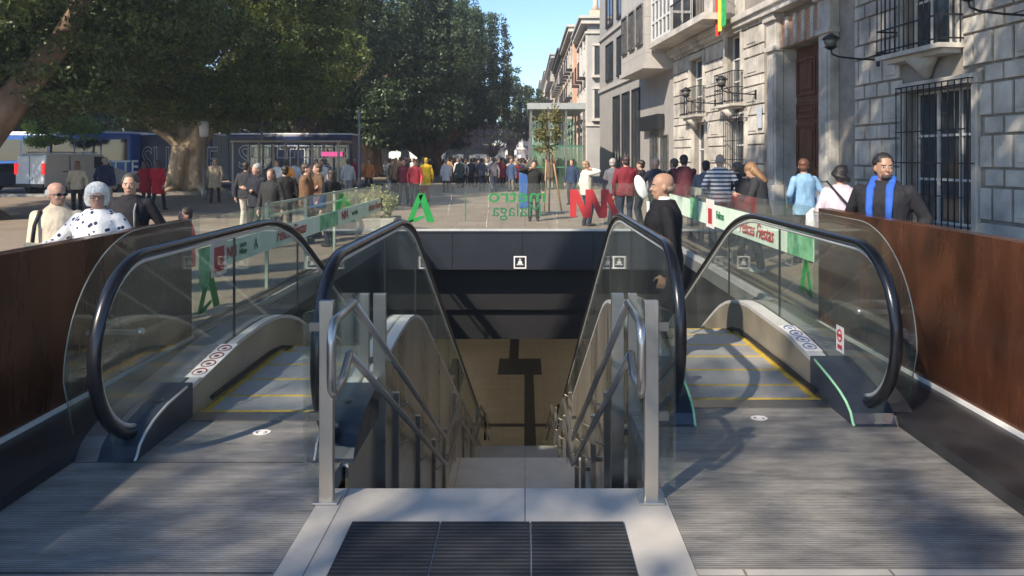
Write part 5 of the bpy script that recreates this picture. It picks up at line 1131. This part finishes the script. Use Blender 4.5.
# inner steel guard rail behind the left glass (pale rails by the group)
gr = empty('guard_rail', (-3.35, 9.6, 0), 0, 'low pale green guard rail between the left glass and the waiting group', 'railing')
for y in (0, 1.7, 3.4, 5.1): m = MB(); m.box(-.02,.02,y-.02,y+.02,0,1.12); m.build('post', mat('pale_green_metal', (.30,.36,.30), .5, .3), gr)
for z_ in (.92,1.08): m = MB(); m.box(-.015,.015,0,5.1,z_,z_+.03); m.build('rail', mat('pale_green_metal', (.3,.36,.3)), gr)

# ------------------------------------------------------------------ vehicles
M_tyre = mat('tyre', (.015,.015,.015), .8); M_vglass = mat('vehicle_glass', (.015,.018,.022), .08, 0, .3, 1, spec=.9)
def wheel(parent, x, y, r, side, w=.22):
    m = MB(); m.tube([(x,y-w/2,r),(x,y+w/2,r)], r, 20, 0, False); t = m.build('wheel', M_tyre, parent)
    m = MB(); yy = y+side*(w/2); m.tube([(x,yy-.01,r),(x,yy+.012,r)], r*.58, 16, 0, False); m.build('rim', M_alu, t)
# van, rear three quarters: local x to the right, y away
vn = empty('delivery_van', (X(44,33.5), 33.5, 0), R(70), 'white delivery van with red tail lamps parked at the left', 'van')
WV = 1.85; LV = 4.6
prof = [(0,.35),(0,1.05),(.10,1.80),(.35,1.90),(3.0,1.90),(3.7,1.25),(4.5,1.0),(4.6,.55),(4.55,.35)]
m = MB(); m.prism([(p[0]+.0,p[1]) for p in prof], 0, WV, 'y'); m.v = [(v[0], v[1], v[2]) for v in m.v]; m.build('body', mat('van_white', (.62,.63,.65), .35, 0, .05, 2, spec=.6), vn, .06)
m = MB()
m.prism([(2.55,1.2),(3.55,1.2),(3.1,1.75),(2.55,1.78)], -.012, .0, 'y'); m.build('side_window', M_vglass, vn)
m = MB(); m.box(-.03,.02,-.03,.14,.95,1.45); m.build('tail_lamp', emis('tail_lamp_red', (.8,.02,.02), .6), vn); m = MB(); m.box(-.03,.02,WV-.14,WV+.03,.95,1.45); m.build('tail_lamp', MATS['tail_lamp_red'], vn)
for x in (.9, 3.7): wheel(vn, x, .12, .32, -1); wheel(vn, x, WV-.12, .32, 1)
m = MB(); m.box(-.06,.05,0.02,WV-.02,.35,.52); m.build('bumper', M_black, vn, .02); m = MB(); m.box(-.035,-.02,.7,1.2,.72,.84); m.build('number_plate', M_stickerw, vn)
m = MB()
for y in (.2, WV-.2): m.box(.4,2.9,y-.02,y+.02,1.96,1.99)
for x in (.5,1.6,2.7): m.box(x-.02,x+.02,.18,WV-.18,1.93,1.96)
m.build('roof_rack', M_steel_d, vn)
m = MB(); m.box(.9,1.9,-.014,-.002,1.05,1.09); m.box(1.25,1.29,-.012,-.001,.45,1.8); m.build('door_seam', M_black, vn)
# second white half of van rear seen at px 8..45 : rear doors are the local x=0 face
m = MB(); m.box(-.016,-.002,WV/2-.01,WV/2+.01,.55,1.8); m.build('door_seam', M_black, vn)
# dark car at left edge
cr = empty('parked_car', (X(-34,35), 36, 0), R(5), 'dark blue parked car cut by the left edge left of the van', 'car'); m = MB(); m.prism([(-1,.3),(-1,.8),(-.6,.95),(0,1.4),(1.4,1.45),(2.1,1.0),(3.0,.85),(3.1,.35)], 0, 1.7, 'y'); m.build('body', mat('car_blue', (.02,.03,.06), .25, .3), cr, .07)
m = MB(); m.prism([(-.35,1.0),(.05,1.34),(1.35,1.38),(1.85,1.0)], -.01, .02, 'y'); m.build('side_window', M_vglass, cr)
for x in (-.3,2.3): wheel(cr, x, .08, .31, -1); wheel(cr, x, 1.62, .31, 1)
# buses
M_bblue = mat('bus_blue', (.02,.10,.38), .35, 0, .06, 2, spec=.6); M_bnavy = mat('bus_navy', (.012,.025,.085), .35, 0, .1, 1.5, spec=.5)
def bus(x0, x1, y, zt, label, body, words, band, bellows=None):
    root = empty('city_bus', (x0, y, 0), 0, label, 'bus', 'city buses on the road'); L = x1-x0
    m = MB(); parts = [(0, L)] if not bellows else [(0, bellows[0]), (bellows[1], L)]
    for a, b in parts: m.box(a, b, 0, 2.5, .32, zt)
    m.build('body', body, root, .09)
    if bellows: 
        m = MB(); n = 10; a, b = bellows
        for i in range(n): xx = a+(b-a)*i/n; m.box(xx+.005, xx+(b-a)/n*.55, .06, 2.44, .45, zt-.06); m.box(xx+(b-a)/n*.55, xx+(b-a)/n+.004, .12, 2.38, .48, zt-.1)
        m.build('bellows', mat('grey_bellows', (.30,.31,.29), .7), root)
    for a, b in parts:
        m = MB(); m.box(a+.12, b-.12, .1, 2.4, zt, zt+.10); m.build('roof_unit', M_white, root, .03)
        if band:
            nw = max(1, int((b-a)/1.5))
            for i in range(nw): m = MB(); m.box(a+.15+(b-a-.3)*i/nw, a+.15+(b-a-.3)*(i+1)/nw-.08, -.015, .0, 1.55, zt-.35); m.build('window', M_vglass, root)
        for xx in (a+1.2, b-1.3): wheel(root, xx, .10, .46, -1)
    for t, xx, zz, sz, mm, off, sx in words: text('lettering', t, sz, mm, root, (xx, -.02, zz), (R(90),0,0), sx=sx, align='LEFT', offset=off)
    return root
M_outline = mat('pale_outline_print', (.65,.65,.67), .5)
bus(X(55,42)-5, X(131,42), 42, 3.1, 'bright blue city bus with white lettering below its windows', M_bblue, [('SUITTE', X(88,42)-X(55,42)+5, .85, 1.05, M_white, .012, .88)], True)
m = MB()
b2 = bus(X(134,43), X(352,43), 43, 3.05, 'navy articulated city bus with huge outlined letters behind the twisted trunk', M_bnavy, [], False, (X(212,43)-X(134,43), X(228,43)-X(134,43)))
def outline_text(t, sz, parent, loc, sx):
    text('outlined_lettering', t, sz, M_outline, parent, loc, (R(90),0,0), sx=sx, align='LEFT', offset=.035)
    text('lettering_fill', t, sz, M_bnavy, parent, (loc[0], loc[1]-.004, loc[2]), (R(90),0,0), sx=sx, align='LEFT', offset=-.012)
outline_text('SUITTE', 2.3, b2, (.45, -.012, .75), .62); outline_text('SUITTE', 1.9, b2, (X(238,43)-X(134,43), -.012, 1.1), .9)
m = MB(); m.box(-.02,.18,-.018,2.45,.4,3.0); m.build('front_trim', M_bblue, b2)

g = MB(); g.box(-265, 265, -65, 525, -7.5, 32); hz = g.build('haze', []) if False else None
m = bpy.data.materials.new('thin_haze'); m.use_nodes = True; nt = m.node_tree
for n in list(nt.nodes): nt.nodes.remove(n)
o = nd(nt, 'ShaderNodeOutputMaterial'); v = nd(nt, 'ShaderNodeVolumePrincipled'); v.inputs['Color'].default_value = (.80,.88,1,1); v.inputs['Density'].default_value = .0011; v.inputs['Anisotropy'].default_value = .2; nt.links.new(v.outputs[0], o.inputs['Volume'])
hz = g.build('haze', m); hz['kind'] = 'stuff'
# ------------------------------------------------------------------ light
w = bpy.data.worlds.new('World'); sc.world = w; w.use_nodes = True; nt = w.node_tree; bg = nt.nodes['Background']
sky = nt.nodes.new('ShaderNodeTexSky'); sky.sky_type = 'NISHITA'; sky.sun_disc = False
SUN_EL, SUN_DIR = 38, Vector((-.62, -.78, 0))
az = math.atan2(SUN_DIR.x, SUN_DIR.y)        # clockwise from +Y
sky.sun_elevation = R(SUN_EL); sky.sun_rotation = az; sky.air_density = 1.0; sky.dust_density = .15; sky.ozone_density = 3.5; sky.altitude = 600
hs = nt.nodes.new('ShaderNodeHueSaturation'); hs.inputs['Saturation'].default_value = 1.05; nt.links.new(sky.outputs[0], hs.inputs['Color']); nt.links.new(hs.outputs[0], bg.inputs[0]); bg.inputs[1].default_value = .14
sl = bpy.data.lights.new('sun', 'SUN'); sl.energy = 4.7; sl.angle = R(.8); sl.color = (1,.87,.70); so = bpy.data.objects.new('sun', sl); col.objects.link(so)
d = SUN_DIR.normalized()*math.cos(R(SUN_EL))+Vector((0,0,math.sin(R(SUN_EL)))); so.rotation_euler = d.to_track_quat('Z','Y').to_euler(); so.location = (-10,-10,20)
sc.view_settings.view_transform = 'Standard'; sc.view_settings.look = 'None'; sc.view_settings.gamma = 1; sc.view_settings.exposure = .85
sc.render.engine = 'CYCLES'; sc.cycles.max_bounces = 8; sc.cycles.transparent_max_bounces = 24; sc.cycles.glossy_bounces = 4; sc.cycles.diffuse_bounces = 3
